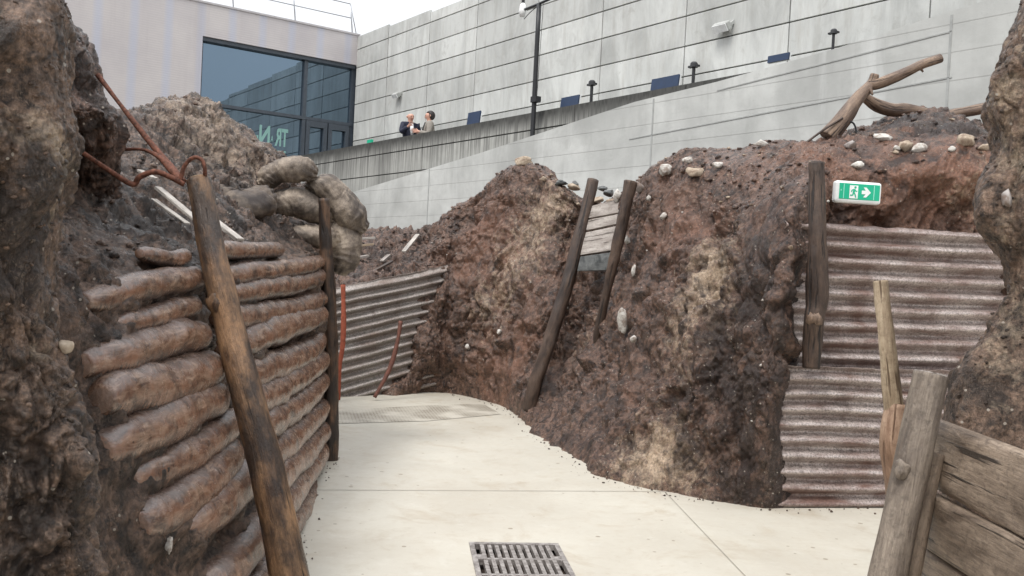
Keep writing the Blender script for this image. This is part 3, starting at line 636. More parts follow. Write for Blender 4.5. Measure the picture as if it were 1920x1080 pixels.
def person(base, face, label, coat, hair, inner, scale=1.0, arms=None, bald=False):
    """upright figure; face is the horizontal direction it looks in; arms: elbow and hand offsets (right, forward, height)"""
    fw = face / np.linalg.norm(face); rt = A(fw[1], -fw[0], 0)
    e = empty('person', base, label, 'person', None)
    def L(x, y, z): return base + (rt * x + fw * y + up * z) * scale
    el_l, ha_l, el_r, ha_r = arms
    N = [(L(0, 0, .95), (.10, .08)), (L(0, .0, 1.15), (.095, .07)), (L(0, 0, 1.36), (.10, .07)), (L(0, -.01, 1.5), (.065, .065)), (L(0, .01, 1.57), (.06, .06)), (L(0, .02, 1.645), (.098, .118)), (L(0, .005, 1.755), (.092, .112)),
         (L(-.2, 0, 1.44), (.045, .045)), (L(*el_l), (.036, .036)), (L(*ha_l), (.03, .03)), (L(.2, 0, 1.44), (.045, .045)), (L(*el_r), (.036, .036)), (L(*ha_r), (.03, .03)),
         (L(-.1, 0, .88), (.09, .09)), (L(-.105, .02, .48), (.06, .06)), (L(-.11, -.01, .08), (.045, .045)), (L(-.115, .14, .04), (.035, .035)), (L(.1, 0, .88), (.09, .09)), (L(.105, .02, .48), (.06, .06)), (L(.11, -.01, .08), (.045, .045)), (L(.115, .14, .04), (.035, .035))]
    E = [(0, 1), (1, 2), (2, 3), (3, 4), (4, 5), (5, 6), (2, 7), (7, 8), (8, 9), (2, 10), (10, 11), (11, 12), (0, 13), (13, 14), (14, 15), (15, 16), (0, 17), (17, 18), (18, 19), (19, 20)]
    for hidx, hp, el in ((9, ha_l, el_l), (12, ha_r, el_r)):
        d = np.array(hp) - np.array(el); d /= np.linalg.norm(d); s = np.cross(d, A(0, 1, .3)); s /= np.linalg.norm(s)
        for q in range(5):
            a_ = np.array(hp) + d * .04 + s * (q - 2) * .02; t_ = np.array(hp) + d * ((.11, .14, .15, .14, .09)[q]) + s * (q - 2) * .03
            i0 = len(N); N += [(L(*a_), (.012, .012)), (L(*t_), (.008, .008))]; E += [(hidx, i0), (i0, i0 + 1)]
    V, Fc = skin_mesh('body', N, E, M_skin, e); body = mk('body', V, Fc, M_skin, e)
    g = 1.16
    C = [(L(0, 0, .84), (.2, .15)), (L(0, 0, 1.15), (.185, .14)), (L(0, 0, 1.36), (.2, .14)), (L(0, -.015, 1.52), (.095, .09)), (L(-.21, 0, 1.44), (.095, .095)), (L(*el_l), (.078, .078)), (L(*(np.array(el_l) * .12 + np.array(ha_l) * .88)), (.06, .06)),
         (L(.21, 0, 1.44), (.095, .095)), (L(*el_r), (.078, .078)), (L(*(np.array(el_r) * .12 + np.array(ha_r) * .88)), (.06, .06))]
    V, Fc = skin_mesh('jacket', C, [(0, 1), (1, 2), (2, 3), (2, 4), (4, 5), (5, 6), (2, 7), (7, 8), (8, 9)], coat, e); mk('jacket', V, Fc, coat, e)
    T = [(L(0, 0, .95), (.17, .13)), (L(-.1, 0, .86), (.105, .11)), (L(-.105, .02, .48), (.08, .08)), (L(-.11, -.01, .1), (.07, .07)), (L(.1, 0, .86), (.105, .11)), (L(.105, .02, .48), (.08, .08)), (L(.11, -.01, .1), (.07, .07))]
    V, Fc = skin_mesh('trousers', T, [(0, 1), (1, 2), (2, 3), (0, 4), (4, 5), (5, 6)], M_trouser, e); mk('trousers', V, Fc, M_trouser, e)
    b = MB(); b.tube([L(0, .135, 1.12), L(0, .135, 1.3), L(0, .085, 1.48)], [.03, .055, .045], 8); b.build('shirt_front', inner, e, smooth=True)
    for s in (-1, 1):
        b = MB(); b.tube([L(s * .033, .1, 1.672), L(s * .033, .118, 1.672)], [.013, .008], 6); b.build('eye', M_hair, e)
    b = MB(); b.tube([L(0, .1, 1.665), L(0, .122, 1.635), L(0, .118, 1.618)], [.008, .014, .011], 6); b.build('nose', M_skin, e, smooth=True)
    b = MB(); b.tube([L(-.03, .112, 1.595), L(.03, .112, 1.595)], [.008, .008], 6); b.build('mouth', flat('lips', (.3, .1, .09)), e)
    for s in (-1, 1):
        b = MB(); b.tube([L(s * .085, .0, 1.635), L(s * .1, -.01, 1.66), L(s * .09, .0, 1.69)], [.014, .02, .014], 6); b.build('ear', M_skin, e, smooth=True)
    if hair:
        # cap of hair over the back and crown
        n1, n2 = 12, 18; V = []
        for i in range(n1):
            for j in range(n2):
                ph = 2 * math.pi * j / n2; th = math.pi * (.58 + (.22 if math.sin(ph) < .2 else 0)) * i / (n1 - 1); x = math.sin(th) * math.cos(ph) * .112; y = math.sin(th) * math.sin(ph) * .13; z = math.cos(th) * .135
                if y > .02 and z < .07: y = .02 + (y - .02) * .35
                V.append(L(x, y - .02, 1.68 + z))
        mk('hair', V, [(i * n2 + j, i * n2 + (j + 1) % n2, (i + 1) * n2 + (j + 1) % n2, (i + 1) * n2 + j) for i in range(n1 - 1) for j in range(n2)], hair, e)
    return e
def on_terr(px, Y): q = P(px, 250, Y); return A(q[0], q[1], TERR + .004)
cr = A(1, 0, 0)
person(on_terr(768, 24.3), A(.55, -.8, 0), 'bald person in a navy jacket and white shirt gesturing with both hands', M_navy, None, M_shirt, 1.0,
       ((-.33, .02, 1.16), (-.13, .26, 1.2), (.31, .12, 1.2), (.2, .34, 1.38)))
person(on_terr(804, 24.0), A(-.95, -.2, 0), 'dark haired person in a grey beige coat facing the bald person', M_coat, M_hair, flat('dark_scarf', (.03, .03, .03), .9), 1.0,
       ((-.28, .04, 1.14), (-.16, .3, 1.22), (.28, .1, 1.16), (.16, .34, 1.25)))

# ------------------------------------------------------------------ earth banks
BLOBS = []
SURF = []
def on_bank(px, py, Y, rad=5.0, reach=1.6):
    """point of the built earth surface seen at a pixel, near the expected distance"""
    best = None
    for V in SURF:
        q = V - EYE; dpt = q @ _f; x = 960 + FPX * (q @ _r) / dpt; y = 540 - FPX * (q @ _u) / dpt
        m_ = (np.abs(x - px) < rad) & (np.abs(y - py) < rad) & (np.abs(V[:, 1] - Y) < reach)
        if m_.any():
            i = np.flatnonzero(m_); w_ = V[i, 1].min()
            if best is None or w_ < best: best = w_
    return P(px, py, best if best else Y)
def blob(px, py, Y, rad, red=0, tan=0, dark=0): BLOBS.append((P(px, py, Y), rad, A(red, tan, dark)))
def tint(V, base):
    t = np.zeros((len(V), 4)); t[:, 3] = 1; t[:, :3] = base
    warp = V + .25 * np.stack([noise(V * 2.3, 91), noise(V * 2.3, 92), noise(V * 2.3, 93)], 1)
    for c, r, w_ in BLOBS:
        d = np.linalg.norm(warp - c, axis=1); t[:, :3] += np.exp(-(d / r) ** 2)[:, None] * w_
    return t
def earth(name, ctrl, nu, nv, mat, label, cat, base=(0, 0, 0), seed=0, amp=1.0, fine=1.0, flip=False, streaks=1.0, protect=None, extra=None):
    G = patch(ctrl, nu, nv); N = normals(G)
    if flip: N = -N
    Vw = G.reshape(-1, 3); n = N.reshape(-1, 3)
    q = Vw + .12 * np.stack([noise(Vw * 3.1, seed + 1), noise(Vw * 3.1, seed + 2), noise(Vw * 3.1, seed + 3)], 1)
    ms = np.clip(.8 + 2.2 * noise(q * 1.5, seed + 44) + .8 * noise(q * 4, seed + 45), .12, 1.9)
    d = amp * (.14 * fbm(q * 1.4, 3, seed) + .07 * ridged(q * A(2.6, 2.6, 1.6), 2, seed + 30) - .03)
    d += amp * .085 * (.35 + .65 * ms) * billow(q * A(4.6, 4.6, 3), 2, seed + 40)
    d += streaks * amp * .05 * ridged(q * A(4.2, 4.2, .9), 2, seed + 47) * np.clip(.6 + 1.5 * noise(q * 1.1, seed + 48), 0, 1.3)
    qq = q + .03 * np.stack([noise(Vw * 12, seed + 4), noise(Vw * 12, seed + 5), noise(Vw * 12, seed + 6)], 1)
    d += fine * (.038 * ms * billow(qq * A(12, 12, 7), 2, seed + 50) + streaks * .02 * ridged(qq * A(13, 13, 3.2), 2, seed + 60))
    d += fine * (.013 * ms * billow(qq * 31, 2, seed + 80) + .009 * (.5 - worley(qq * 30, seed + 70)) + .006 * fbm(Vw * 75, 1, seed + 85))
    d = d - d.mean() - .01
    if protect is not None: d = d * protect(Vw)
    if extra is not None: d = d + extra(Vw)
    V = Vw + n * d[:, None]
    Fc = gridf(nu, nv)
    if flip: Fc = Fc[:, ::-1]
    o = mk(name, V, Fc, mat, attrs={'tint': ('FLOAT_COLOR', tint(V, base))})
    SURF.append(V); tag(o, label, cat, kind='structure'); return o, V.reshape(nu, nv, 3), n.reshape(nu, nv, 3)

def col(*pts, back=((.2, 1.3, -.15), (.5, 2.8, -1.0))):
    """bank column: base (floor pixel or place), rising to the crest; adds foot and back"""
    L_ = [p if isinstance(p, np.ndarray) else (F(*p) if len(p) == 2 else P(*p)) for p in pts]
    if len(L_) == 5: L_.insert(4, (L_[3] + L_[4]) / 2 + A(0, -.05, .03))
    foot = L_[0] + A(0, 0, -.25)
    return [foot] + L_ + [L_[-1] + A(*b_) for b_ in back]
right_cols = [
    col((540, 745, 11.6), (550, 640, 11.5), (560, 560, 11.4), (570, 490, 12.3), (590, 440, 14)),
    col((650, 745, 11.6), (650, 640, 11.5), (650, 556, 11.3), (660, 490, 12.4), (690, 430, 14.5)),
    col((725, 741), (745, 660, 11.5), (757, 545, 11.65), (755, 490, 12.4), (785, 436, 14)),
    col((772, 739), (800, 640, 11.33), (825, 545, 11.5), (828, 475, 11.9), (825, 418, 12.6)),
    col((840, 737), (845, 640, 11.5), (852, 530, 11.55), (865, 440, 11.9), (882, 372, 12.3)),
    col((940, 762), (935, 650, 10.85), (938, 520, 11.05), (950, 400, 11.3), (968, 303, 11.6)),
    col((985, 792), (1005, 690, 10.1), (1025, 560, 10.4), (1045, 440, 10.7), (1045, 345, 11.0)),
    col((1012, 820), (1050, 720, 9.7), (1085, 600, 10.15), (1105, 500, 10.45), (1115, 385, 10.6)),
    col((1075, 858), (1105, 740, 8.6), (1135, 600, 9.2), (1165, 470, 9.7), (1180, 355, 9.9)),
    col((1125, 892), (1170, 760, 7.6), (1205, 600, 8.0), (1235, 440, 8.5), (1255, 292, 9.1)),
    col((1235, 921), (1270, 760, 7.0), (1300, 590, 7.25), (1335, 440, 7.6), (1360, 340, 8.0), (1375, 277, 8.7)),
    col((1370, 944), (1385, 780, 6.65), (1400, 620, 6.75), (1420, 450, 7.0), (1450, 330, 7.4), (1480, 266, 8.4)),
    col((1462, 953), (1442, 790, 6.36), (1458, 660, 6.38), (1482, 450, 6.46), (1505, 320, 7.0), (1555, 262, 8.2)),
    col((1545, 951, 6.95), (1530, 790, 6.95), (1545, 640, 7.0), (1560, 428, 7.0), (1590, 303, 7.05), (1640, 232, 8.4)),
    col((1750, 951, 7.0), (1750, 790, 7.0), (1750, 640, 7.05), (1745, 428, 7.02), (1745, 288, 7.05), (1738, 204, 8.4)),
    col((1880, 951, 7.1), (1880, 790, 7.1), (1880, 640, 7.1), (1880, 425, 7.02), (1880, 280, 7.05), (1870, 246, 8.3)),
    col((2060, 951, 7.1), (2060, 790, 7.1), (2060, 640, 7.1), (2060, 425, 7.02), (2060, 280, 7.05), (2060, 230, 8.3)),
]
BLOBS.clear()
blob(1000, 600, 10.4, .5, red=.3); blob(1300, 450, 7.8, .4, red=.35); blob(880, 480, 11.5, .5, red=.35)
blob(1330, 640, 7.3, .42, tan=.75); blob(1360, 500, 7.4, .35, tan=.5); blob(1210, 840, 7.0, .4, tan=.5, red=.2); blob(1270, 880, 6.9, .3, tan=.55); blob(1040, 380, 10.9, .4, tan=.45)
blob(900, 700, 10.8, .7, red=.5); blob(980, 480, 11, .6, tan=.45, red=.25); blob(900, 560, 11, .4, tan=.35); blob(930, 400, 11.5, .4, red=.4); blob(1300, 520, 7.5, .25, tan=.4); blob(1180, 700, 7.9, .3, red=.3); blob(1480, 300, 7.9, .5, red=.35); blob(1700, 330, 7.0, .9, red=.5); blob(1560, 340, 7.0, .5, red=.3); blob(1750, 250, 7.8, .5, dark=.4); blob(1640, 300, 7.1, .25, dark=.35); blob(1800, 380, 7, .2, tan=.3); blob(1850, 330, 7.0, .5, red=.5, tan=.2)
blob(1420, 700, 6.8, .55, dark=.55); blob(1440, 500, 6.9, .45, dark=.6); blob(1410, 880, 6.7, .5, dark=.55); blob(1120, 780, 8.2, .6, dark=.3, tan=-.1); blob(1100, 640, 9.6, .5, tan=.25)
blob(1000, 740, 9.8, .5, dark=.3); blob(1250, 400, 8.6, .6, red=.35); blob(850, 600, 11, .5, tan=.2); blob(700, 480, 12.5, 1.2, dark=.3); blob(1700, 240, 8, .8, dark=.35)
blob(830, 430, 12.2, .7, red=.25)
RB, RBV, RBN = earth('right_bank', right_cols, 1150, 500, M_earth, 'dark brown earth bank filling the middle and right of the trench', 'earth bank', (0.05, .02, .0), 10, 1.0, 1.0, protect=lambda V: (.4 + .6 * np.clip((V[:, 2] - .05) / .6, 0, 1)) * (1 - .45 * np.clip((V[:, 2] - 2.1) / .5, 0, 1)) * (1 - .45 * np.exp(-((V[:, 0] - 1.95) / .3) ** 2)))

# left bank: battered revetment face then the slope and mound above it
WY = np.array([1.2, 2.4, 3.4, 4.6, 5.8, 7.4, 8.2]); WX = np.array([-1.05, -1.06, -1.06, -1.12, -1.38, -1.50, -1.58])
def wallX(Y, z): return np.interp(Y, WY, WX) - np.interp(Y, [4.0, 7.0], [.30, .03]) * z
def on_wall(px, py, off=0.0):
    d = ray(px, py); Ys = np.linspace(1.5, 12, 2400); X = d[0] * Ys; Z = EYE[2] + d[2] * Ys
    g = X - (np.array([wallX(y, z) for y, z in zip(Ys, Z)]) + off); i = int(np.argmax(g < 0)); return EYE + d * Ys[i]
def lcol(Y, r1, r2, r3, ztop=1.55):
    L_ = [A(wallX(Y, z), Y, z) for z in (-.2, 0, .4, .8, 1.2, ztop)] + [P(*r1), P(*r2), P(*r3)]
    return L_ + [L_[-1] + A(-.3, 1.0, -.1), L_[-1] + A(-.8, 2.2, -1.0)]
LL = [((268, 475), (352, 480), 14), ((172, 562), (374, 517), 24), ((216, 607), (370, 572), 21), ((180, 680), (380, 628), 33), ((196, 754), (394, 690), 41), ((206, 836), (412, 745), 37),
      ((262, 892), (436, 785), 31), ((274, 982), (442, 838), 37), ((340, 994), (472, 876), 37), ((385, 1105), (490, 962), 38), ((440, 1140), (510, 1028), 32)]
RR = [((405, 468), (530, 470), 14), ((405, 518), (606, 487), 16), ((412, 553), (608, 516), 18), ((418, 597), (608, 553), 20), ((425, 652), (606, 588), 25), ((438, 708), (604, 632), 25),
      ((452, 762), (606, 672), 25), ((466, 815), (608, 712), 25), ((480, 868), (608, 755), 24), ((495, 920), (608, 800), 24), ((508, 975), (604, 838), 23), ((520, 1015), (594, 895), 20)]
SEG = []
for a_, c_, r in LL + RR:
    p0, p1 = on_wall(*a_), on_wall(*c_); SEG.append((p0, p1, r * (p0[1] + p1[1]) / 2 / FPX))
def mud_fillet(V):
    """mud banked up along both sides and over the ends of every log"""
    m = np.zeros(len(V)); nz = 1 + .5 * noise(V * 6, 77) + .15 * noise(V * A(26, 26, 12), 78)
    for p0, p1, r in SEG:
        d = p1 - p0; L_ = np.linalg.norm(d); t = np.clip((V - p0) @ d / L_ ** 2, .03, .97); q = V - (p0 + t[:, None] * d); dist = np.linalg.norm(q, axis=1)
        low = np.where(q[:, 2] < 0, 1.25, .8) * np.clip((7.3 - V[:, 1]) / .5, 0, 1)
        m = np.maximum(m, r * .62 * np.clip(2.0 - dist / r, 0, 1.0) * nz * low)
    return m
left_cols = [
    lcol(1.3, (-300, 420, 1.9), (-300, 330, 2.4), (-300, 230, 3.2)),
    lcol(2.3, (-120, 420, 2.8), (-100, 330, 3.3), (-60, 250, 4.0)),
    lcol(3.2, (95, 425, 3.6), (80, 340, 4.1), (60, 270, 4.8)),
    lcol(4.0, (225, 412, 4.4), (180, 330, 5.0), (150, 262, 5.8)),
    lcol(4.8, (330, 410, 5.2), (275, 315, 6.0), (245, 208, 7.0)),
    lcol(5.6, (420, 402, 6.0), (375, 300, 6.8), (345, 182, 7.6)),
    lcol(6.4, (505, 420, 6.9), (470, 330, 7.5), (440, 222, 8.0)),
    lcol(7.25, (590, 455, 7.7), (565, 400, 8.0), (525, 312, 8.3)),
]
a = left_cols[-1]
left_cols.append([A(-1.72, 7.62, z) for z in (-.2, 0, .4, .8, 1.2, 1.5)] + [P(590, 460, 7.95), P(570, 415, 8.2), P(540, 345, 8.5), P(540, 345, 8.5) + A(-.5, .6, -.2), P(540, 345, 8.3) + A(-1, 1.2, -1)])
left_cols.append([A(-4.5, 8.6, z) for z in (-.2, 0, .4, .8, 1.2, 1.5)] + [A(-4.5, 8.5, 1.9), A(-4.4, 8.6, 2.3), A(-4.2, 8.8, 2.7), A(-4.2, 9.2, 2.6), A(-4.2, 9.8, 1.6)])
BLOBS.clear()
blob(330, 220, 7.4, .7, tan=.3); blob(430, 260, 7.6, .6, tan=.35); blob(480, 370, 7, .3, dark=.4); blob(250, 420, 4.6, .7, dark=.45); blob(330, 400, 5.2, .5, dark=.35)
blob(250, 960, 3.2, .4, dark=.3); blob(420, 900, 4, .4, dark=.2); blob(420, 330, 7, .3, tan=.2)
LB, LBV, LBN = earth('left_bank', left_cols, 900, 560, M_earth_l, 'dark wet earth bank on the left behind the stacked sandbag rolls', 'earth bank', (.05, .05, .08), 210, .75, .9, flip=False, streaks=.9, extra=mud_fillet,
             protect=lambda V: .58 + .42 * np.clip((V[:, 2] - 1.5) / .5, 0, 1))

# near left rock-like column and dark outcrop behind it
def column_patch(rows, depth_fn, offs):
    return [[P((e + o_[0]) if o_[2] == 'e' else o_[0], py, depth_fn(py) + o_[1]) for py, e in rows] for o_ in offs]
nl_rows = [(-140, 60), (-60, 98), (40, 110), (140, 122), (240, 130), (330, 131), (420, 118), (510, 104), (640, 130), (780, 165), (920, 172), (1080, 168), (1250, 180), (1500, 190)]
BLOBS.clear()
blob(85, 200, 2.15, .10, tan=.55); blob(100, 330, 2.2, .09, tan=.65); blob(20, 40, 2.1, .10, tan=.3); blob(100, 430, 2.2, .06, tan=.5); blob(100, 40, 2.25, .07, tan=.4); blob(122, 640, 2.25, .06, tan=.5); blob(40, 160, 2.1, .06, tan=.35)
blob(20, 330, 2.0, .14, dark=.5); blob(70, 120, 2.15, .06, dark=.6); blob(50, 480, 2.1, .14, dark=.35); blob(30, 700, 2.1, .3, red=.15); blob(15, 1000, 2.0, .2, tan=.15); blob(100, 900, 2.2, .3, dark=.15)
c = column_patch(nl_rows, lambda py: 2.25 if py > 0 else 2.25 + (0 - py) * .002, [(-700, .0, 'a'), (-330, -.25, 'a'), (-120, -.28, 'a'), (-10, -.2, 'a'), (-38, -.1, 'e'), (-8, .03, 'e'), (-4, .3, 'e'), (-50, .8, 'e'), (-160, 1.6, 'e')])
NLB, NLV, NLN = earth('near_left_bank', c, 420, 560, M_earth_n, 'nearest brown earth column with pale tan patches at the left edge', 'earth bank', (.08, -.02, .12), 410, .5, .75, flip=True, streaks=.8)
do_rows = [(-160, 40), (-60, 85), (5, 112), (60, 152), (120, 178), (170, 194), (215, 222), (290, 230), (340, 236), (420, 225), (500, 210)]
BLOBS.clear(); blob(180, 180, 4.2, .2, dark=.3); blob(150, 80, 4.1, .3, tan=.15)
c = column_patch(do_rows, lambda py: 4.1 if py < 215 else 4.1 + (py - 215) * .003, [(-250, -.1, 'a'), (-80, -.3, 'a'), (-110, -.2, 'e'), (-50, -.1, 'e'), (-10, .05, 'e'), (-8, .4, 'e'), (-70, 1.1, 'e')])
DOB, _, _ = earth('dark_outcrop', c, 300, 300, M_earth, 'dark earth outcrop standing behind the nearest left column', 'earth bank', (0, .03, .25), 510, .6, .8, flip=True)
# near right column
rn_rows = [(-160, 1965), (-60, 1930), (20, 1900), (80, 1874), (135, 1852), (190, 1846), (240, 1862), (290, 1866), (340, 1842), (400, 1832), (450, 1850), (490, 1872), (540, 1877), (580, 1866), (620, 1842), (670, 1812), (710, 1788), (790, 1775), (900, 1770), (1100, 1760)]
BLOBS.clear(); blob(1860, 320, 3.1, .12, tan=.55); blob(1845, 380, 3.1, .12, tan=.35); blob(1900, 150, 3.1, .2, tan=.2, red=.2); blob(1880, 640, 3.1, .25, tan=.3); blob(1860, 760, 3, .2, dark=.3); blob(1900, 550, 3, .1, tan=.3); blob(1855, 160, 3.1, .08, tan=.5)
c = column_patch(rn_rows, lambda py: 3.25 if py < 600 else 3.25 - (py - 600) * .0002, [(170, 1.7, 'e'), (60, .9, 'e'), (6, .3, 'e'), (4, .04, 'e'), (28, -.06, 'e'), (2010, -.22, 'a'), (2150, -.45, 'a'), (2500, -.6, 'a')])
RNB, RNV, RNN = earth('near_right_bank', c, 380, 520, M_earth_n, 'brown earth column at the right edge rising above the muddy planks', 'earth bank', (.1, .16, -.15), 610, .34, .36, flip=True, streaks=.35)

# loose clods on banks: nobody could count them
def scatter(name, V, N, sel, n, smin, smax, mat, seed, label):
    r = np.random.default_rng(seed); idx = np.flatnonzero(sel.ravel()); idx = r.choice(idx, n); Vf = V.reshape(-1, 3)[idx]; Nf = N.reshape(-1, 3)[idx]
    bm = bmesh.new(); bmesh.ops.create_icosphere(bm, subdivisions=1, radius=1); iv = np.array([v.co[:] for v in bm.verts]); jf = np.array([[v.index for v in f.verts] for f in bm.faces]); bm.free()
    s = smin + (smax - smin) * r.random(n) ** 3; W = []
    for i in range(n):
        q = iv * (.6 + .7 * r.random((len(iv), 1))) * A(1 + r.random() * .7, 1, .6 + r.random() * .4); a_ = r.random() * 6.3
        R_ = np.array([[math.cos(a_), -math.sin(a_), 0], [math.sin(a_), math.cos(a_), 0], [0, 0, 1]]); W.append(q @ R_.T * s[i] + Vf[i] + A(0, 0, .15 * s[i]))
    W = np.concatenate(W); Fc = np.concatenate([jf + i * len(iv) for i in range(n)])
    t_ = np.zeros((len(W), 4)); t_[:, 3] = 1; t_[:, :3] = np.repeat(r.random((n, 3)) * A(.5, .35, .5), len(iv), 0)
    o = mk(name, W, Fc, mat, attrs={'tint': ('FLOAT_COLOR', t_)}, smooth=False); tag(o, label, 'clods', kind='stuff')
upz = RBN[..., 2] if RBN[..., 2].mean() > 0 else -RBN[..., 2]
scatter('loose_clods', RBV, RBN, (upz > .45) & (RBV[..., 2] > .9), 2200, .006, .032, M_earth, 3, 'loose brown clods scattered over the right bank')
lup = np.abs(LBN[..., 2])
scatter('loose_clods', LBV, LBN, (lup > .35) & (LBV[..., 2] > 1.55), 1200, .004, .022, M_earth_l, 4, 'loose dark clods scattered over the left bank')

al = lambda V: np.ones(V.shape[:2], bool)
scatter('grit', NLV, NLN, al(NLV), 1500, .0015, .009, M_earth_n, 21, 'coarse grit stuck in the nearest left earth column')
scatter('grit', RNV, RNN, al(RNV), 1000, .0015, .009, M_earth_n, 22, 'coarse grit stuck in the right edge earth column')
scatter('grit', LBV, LBN, LBV[..., 2] < 1.6, 1300, .002, .010, M_earth_l, 23, 'coarse grit in the mud between the sandbag rolls')
scatter('gravel', RBV, RBN, (upz > .5) & (RBV[..., 2] > 2.2), 260, .006, .024, M_stone_t, 24, 'small tan gravel strewn over the crest of the right bank')
scatter('gravel', RBV, RBN, RBV[..., 2] > .3, 160, .004, .016, M_stone_w, 25, 'tiny pale stones embedded over the face of the right bank')
r_ = np.random.default_rng(12); foot = np.array([F(*q) for q in ((835, 737), (940, 762), (985, 792), (1012, 820), (1075, 858), (1125, 892), (1235, 921), (1370, 944), (1480, 953), (1640, 953))])
fp, _t = resample(foot, 400); fi = r_.integers(0, 400, 900); FV = fp[fi] + np.stack([-np.abs(r_.normal(size=900)) * .06 - .0, -np.abs(r_.normal(size=900)) * .07, 0 * fi + .004], 1)
scatter('crumbs', FV, FV, np.ones(900, bool), 200, .002, .011, M_earth, 5, 'dark earth crumbs fallen on the path along the foot of the right bank')
lf = np.array([[wallX(y, 0), y, 0] for y in np.linspace(4.4, 7.4, 300)]); fi = r_.integers(0, 300, 400); FV = lf[fi] + np.stack([.06 + np.abs(r_.normal(size=400)) * .06, 0 * fi, 0 * fi + .004], 1)
scatter('crumbs', FV, FV, np.ones(400, bool), 160, .002, .008, M_earth_l, 6, 'dark earth crumbs fallen on the path below the stacked sandbag rolls')
# ------------------------------------------------------------------ corrugated sheets
def sheet(name, a, b_, h, pitch, amp, mat, label, group, lean=(0, 0, 0), wob=.012, seed=0, topcurve=0):
    """corrugated sheet with level ridges: foot from a to b_, rising h"""
    a = np.array(a); b_ = np.array(b_); L_ = np.linalg.norm(b_ - a); d = (b_ - a) / L_; n = A(d[1], -d[0], 0); n = n if n[1] < 0 else -n
    nu, nv = max(12, int(L_ / .03)), int(h / pitch * 14)
    u = np.linspace(0, L_, nu)[:, None]; v = np.linspace(0, h, nv)[None, :]
    G = a + d * u[..., None] + up * v[..., None] + np.array(lean) * (v / h)[..., None]
    q = np.stack(np.broadcast_arrays(u, v, 0 * u + seed), 2)
    vv = v + .02 * noise(q * 1.3, seed)
    sw = np.sin(2 * math.pi * vv / pitch); off = amp * (np.sign(sw) * np.abs(sw) ** .85) * (1 + .35 * noise(q * A(3, 2, 1), seed + 2)) + wob * fbm(q * 2.2, 3, seed + 5) + .004 * fbm(q * 12, 2, seed + 6)
    edge = .02 * noise(q * A(9, 9, 1), seed + 8); G = G + n * off[..., None] + up * (edge * (v > h * .97))[..., None]
    V = G.reshape(-1, 3); th = V - n * .003
    f1 = gridf(nu, nv); o = mk(name, V, f1, mat, attrs={'tc': ('FLOAT_VECTOR', q.reshape(-1, 3))})
    s = o.modifiers.new('thickness', 'SOLIDIFY'); s.thickness = .003; s.offset = -1
    tag(o, label, 'corrugated sheet', group); return o
GS = 'rusty corrugated iron sheets lining the trench'
fa = F(1450, 951); fb = F(1660, 951); dd = (fb - fa) / np.linalg.norm(fb - fa)
zl = hit(1550, 690, fa, A(0, -1, 0))[2]
sheet('corrugated_sheet', fa - dd * .1, fa + dd * 2.3, zl, .113, .033, M_corr, 'lower rusty corrugated sheet standing on the path behind the leaning stake', GS, seed=3, wob=.015)
fu = fa + A(-.05, .1, 0); zt = P(1680, 432, 6.75)[2] + .02
sheet('corrugated_sheet', fu + dd * .05 + up * (zl - .2), fu + dd * 2.6 + up * (zl - .2), zt - zl + .2, .118, .034, M_corr, 'upper rusty corrugated sheet under the green exit sign', GS, seed=9, wob=.016)
ga = F(560, 748); gb = F(705, 741); ge = (gb - ga) / np.linalg.norm(gb - ga)
ga = F(600, 746)
fl = 2.0
hL = P(640, 540, 10.75)[2]
sheet('corrugated_sheet', ga - up * .25, ga + ge * fl + up * (.215 * fl - .25), hL + .22, .118, .031, M_corr_far, 'far corrugated sheet with orange rods at the end of the path', GS, seed=21, wob=.02, lean=(0, .1, 0))
# ------------------------------------------------------------------ logs in the left revetment
def roll(name, p0, p1, r0, seed, label, r1=None, group='sandbag rolls stacked in the left revetment'):
    r1 = r1 or r0; n = 170; t = np.linspace(0, 1, n); dv = p1 - p0; p0 = p0 - dv * .03; p1 = p1 + dv * .03; rr_ = np.random.default_rng(seed)
    sag = (rr_.random() * .9 - .25) * r0; q = [p0 + dv * 1.06 * x for x in (0, .3, .65, 1)]; q[1] = q[1] - A(0, 0, sag * .7); q[2] = q[2] - A(0, 0, sag)
    pth = catmull(np.array(q), n); s0_, s1_ = SINK.get(seed, (.15 + .35 * rr_.random(), .15 + .35 * rr_.random()) if seed < 60 else (.05, .1 + .45 * rr_.random()))
    pth[:, 0] -= r0 * 1.1 * (s0_ * np.exp(-(t / .10) ** 2) + s1_ * np.exp(-((1 - t) / .10) ** 2)); pth[:, 2] -= r0 * .4 * s0_ * np.exp(-(t / .15) ** 2)
    pth[:, 2] += r0 * .34 * np.array([float(noise(A(x * 2.2, seed * 1.7, 3), seed)) for x in t])
    end = np.clip(np.minimum(t, 1 - t) / .09, 0, 1) ** .5
    rad = (r0 + (r1 - r0) * t) * (.5 + .5 * end) * (1.02 + .16 * np.sin(math.pi * t) + .22 * np.array([float(noise(A(x * 3.1, seed, 0), seed)) for x in t]))
    V, Fc, tc = tube_geo(pth, rad, 44, .0025, seed, 8)
    V = V + r0 * .22 * np.stack([noise(V * 5, seed + 1), 0 * V[:, 0], noise(V * 5, seed + 3)], 1) + (.006 * fbm(V * A(12, 14, 14), 3, seed, .5))[:, None] * A(1, 0, .3)
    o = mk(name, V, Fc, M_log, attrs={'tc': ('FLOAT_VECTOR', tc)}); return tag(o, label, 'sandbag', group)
SINK = {35: (.0, .1), 38: (.3, .6)}
ORD = ['topmost', 'second', 'third', 'fourth', 'fifth', 'sixth', 'seventh', 'eighth', 'ninth', 'tenth', 'eleventh', 'twelfth', 'thirteenth']
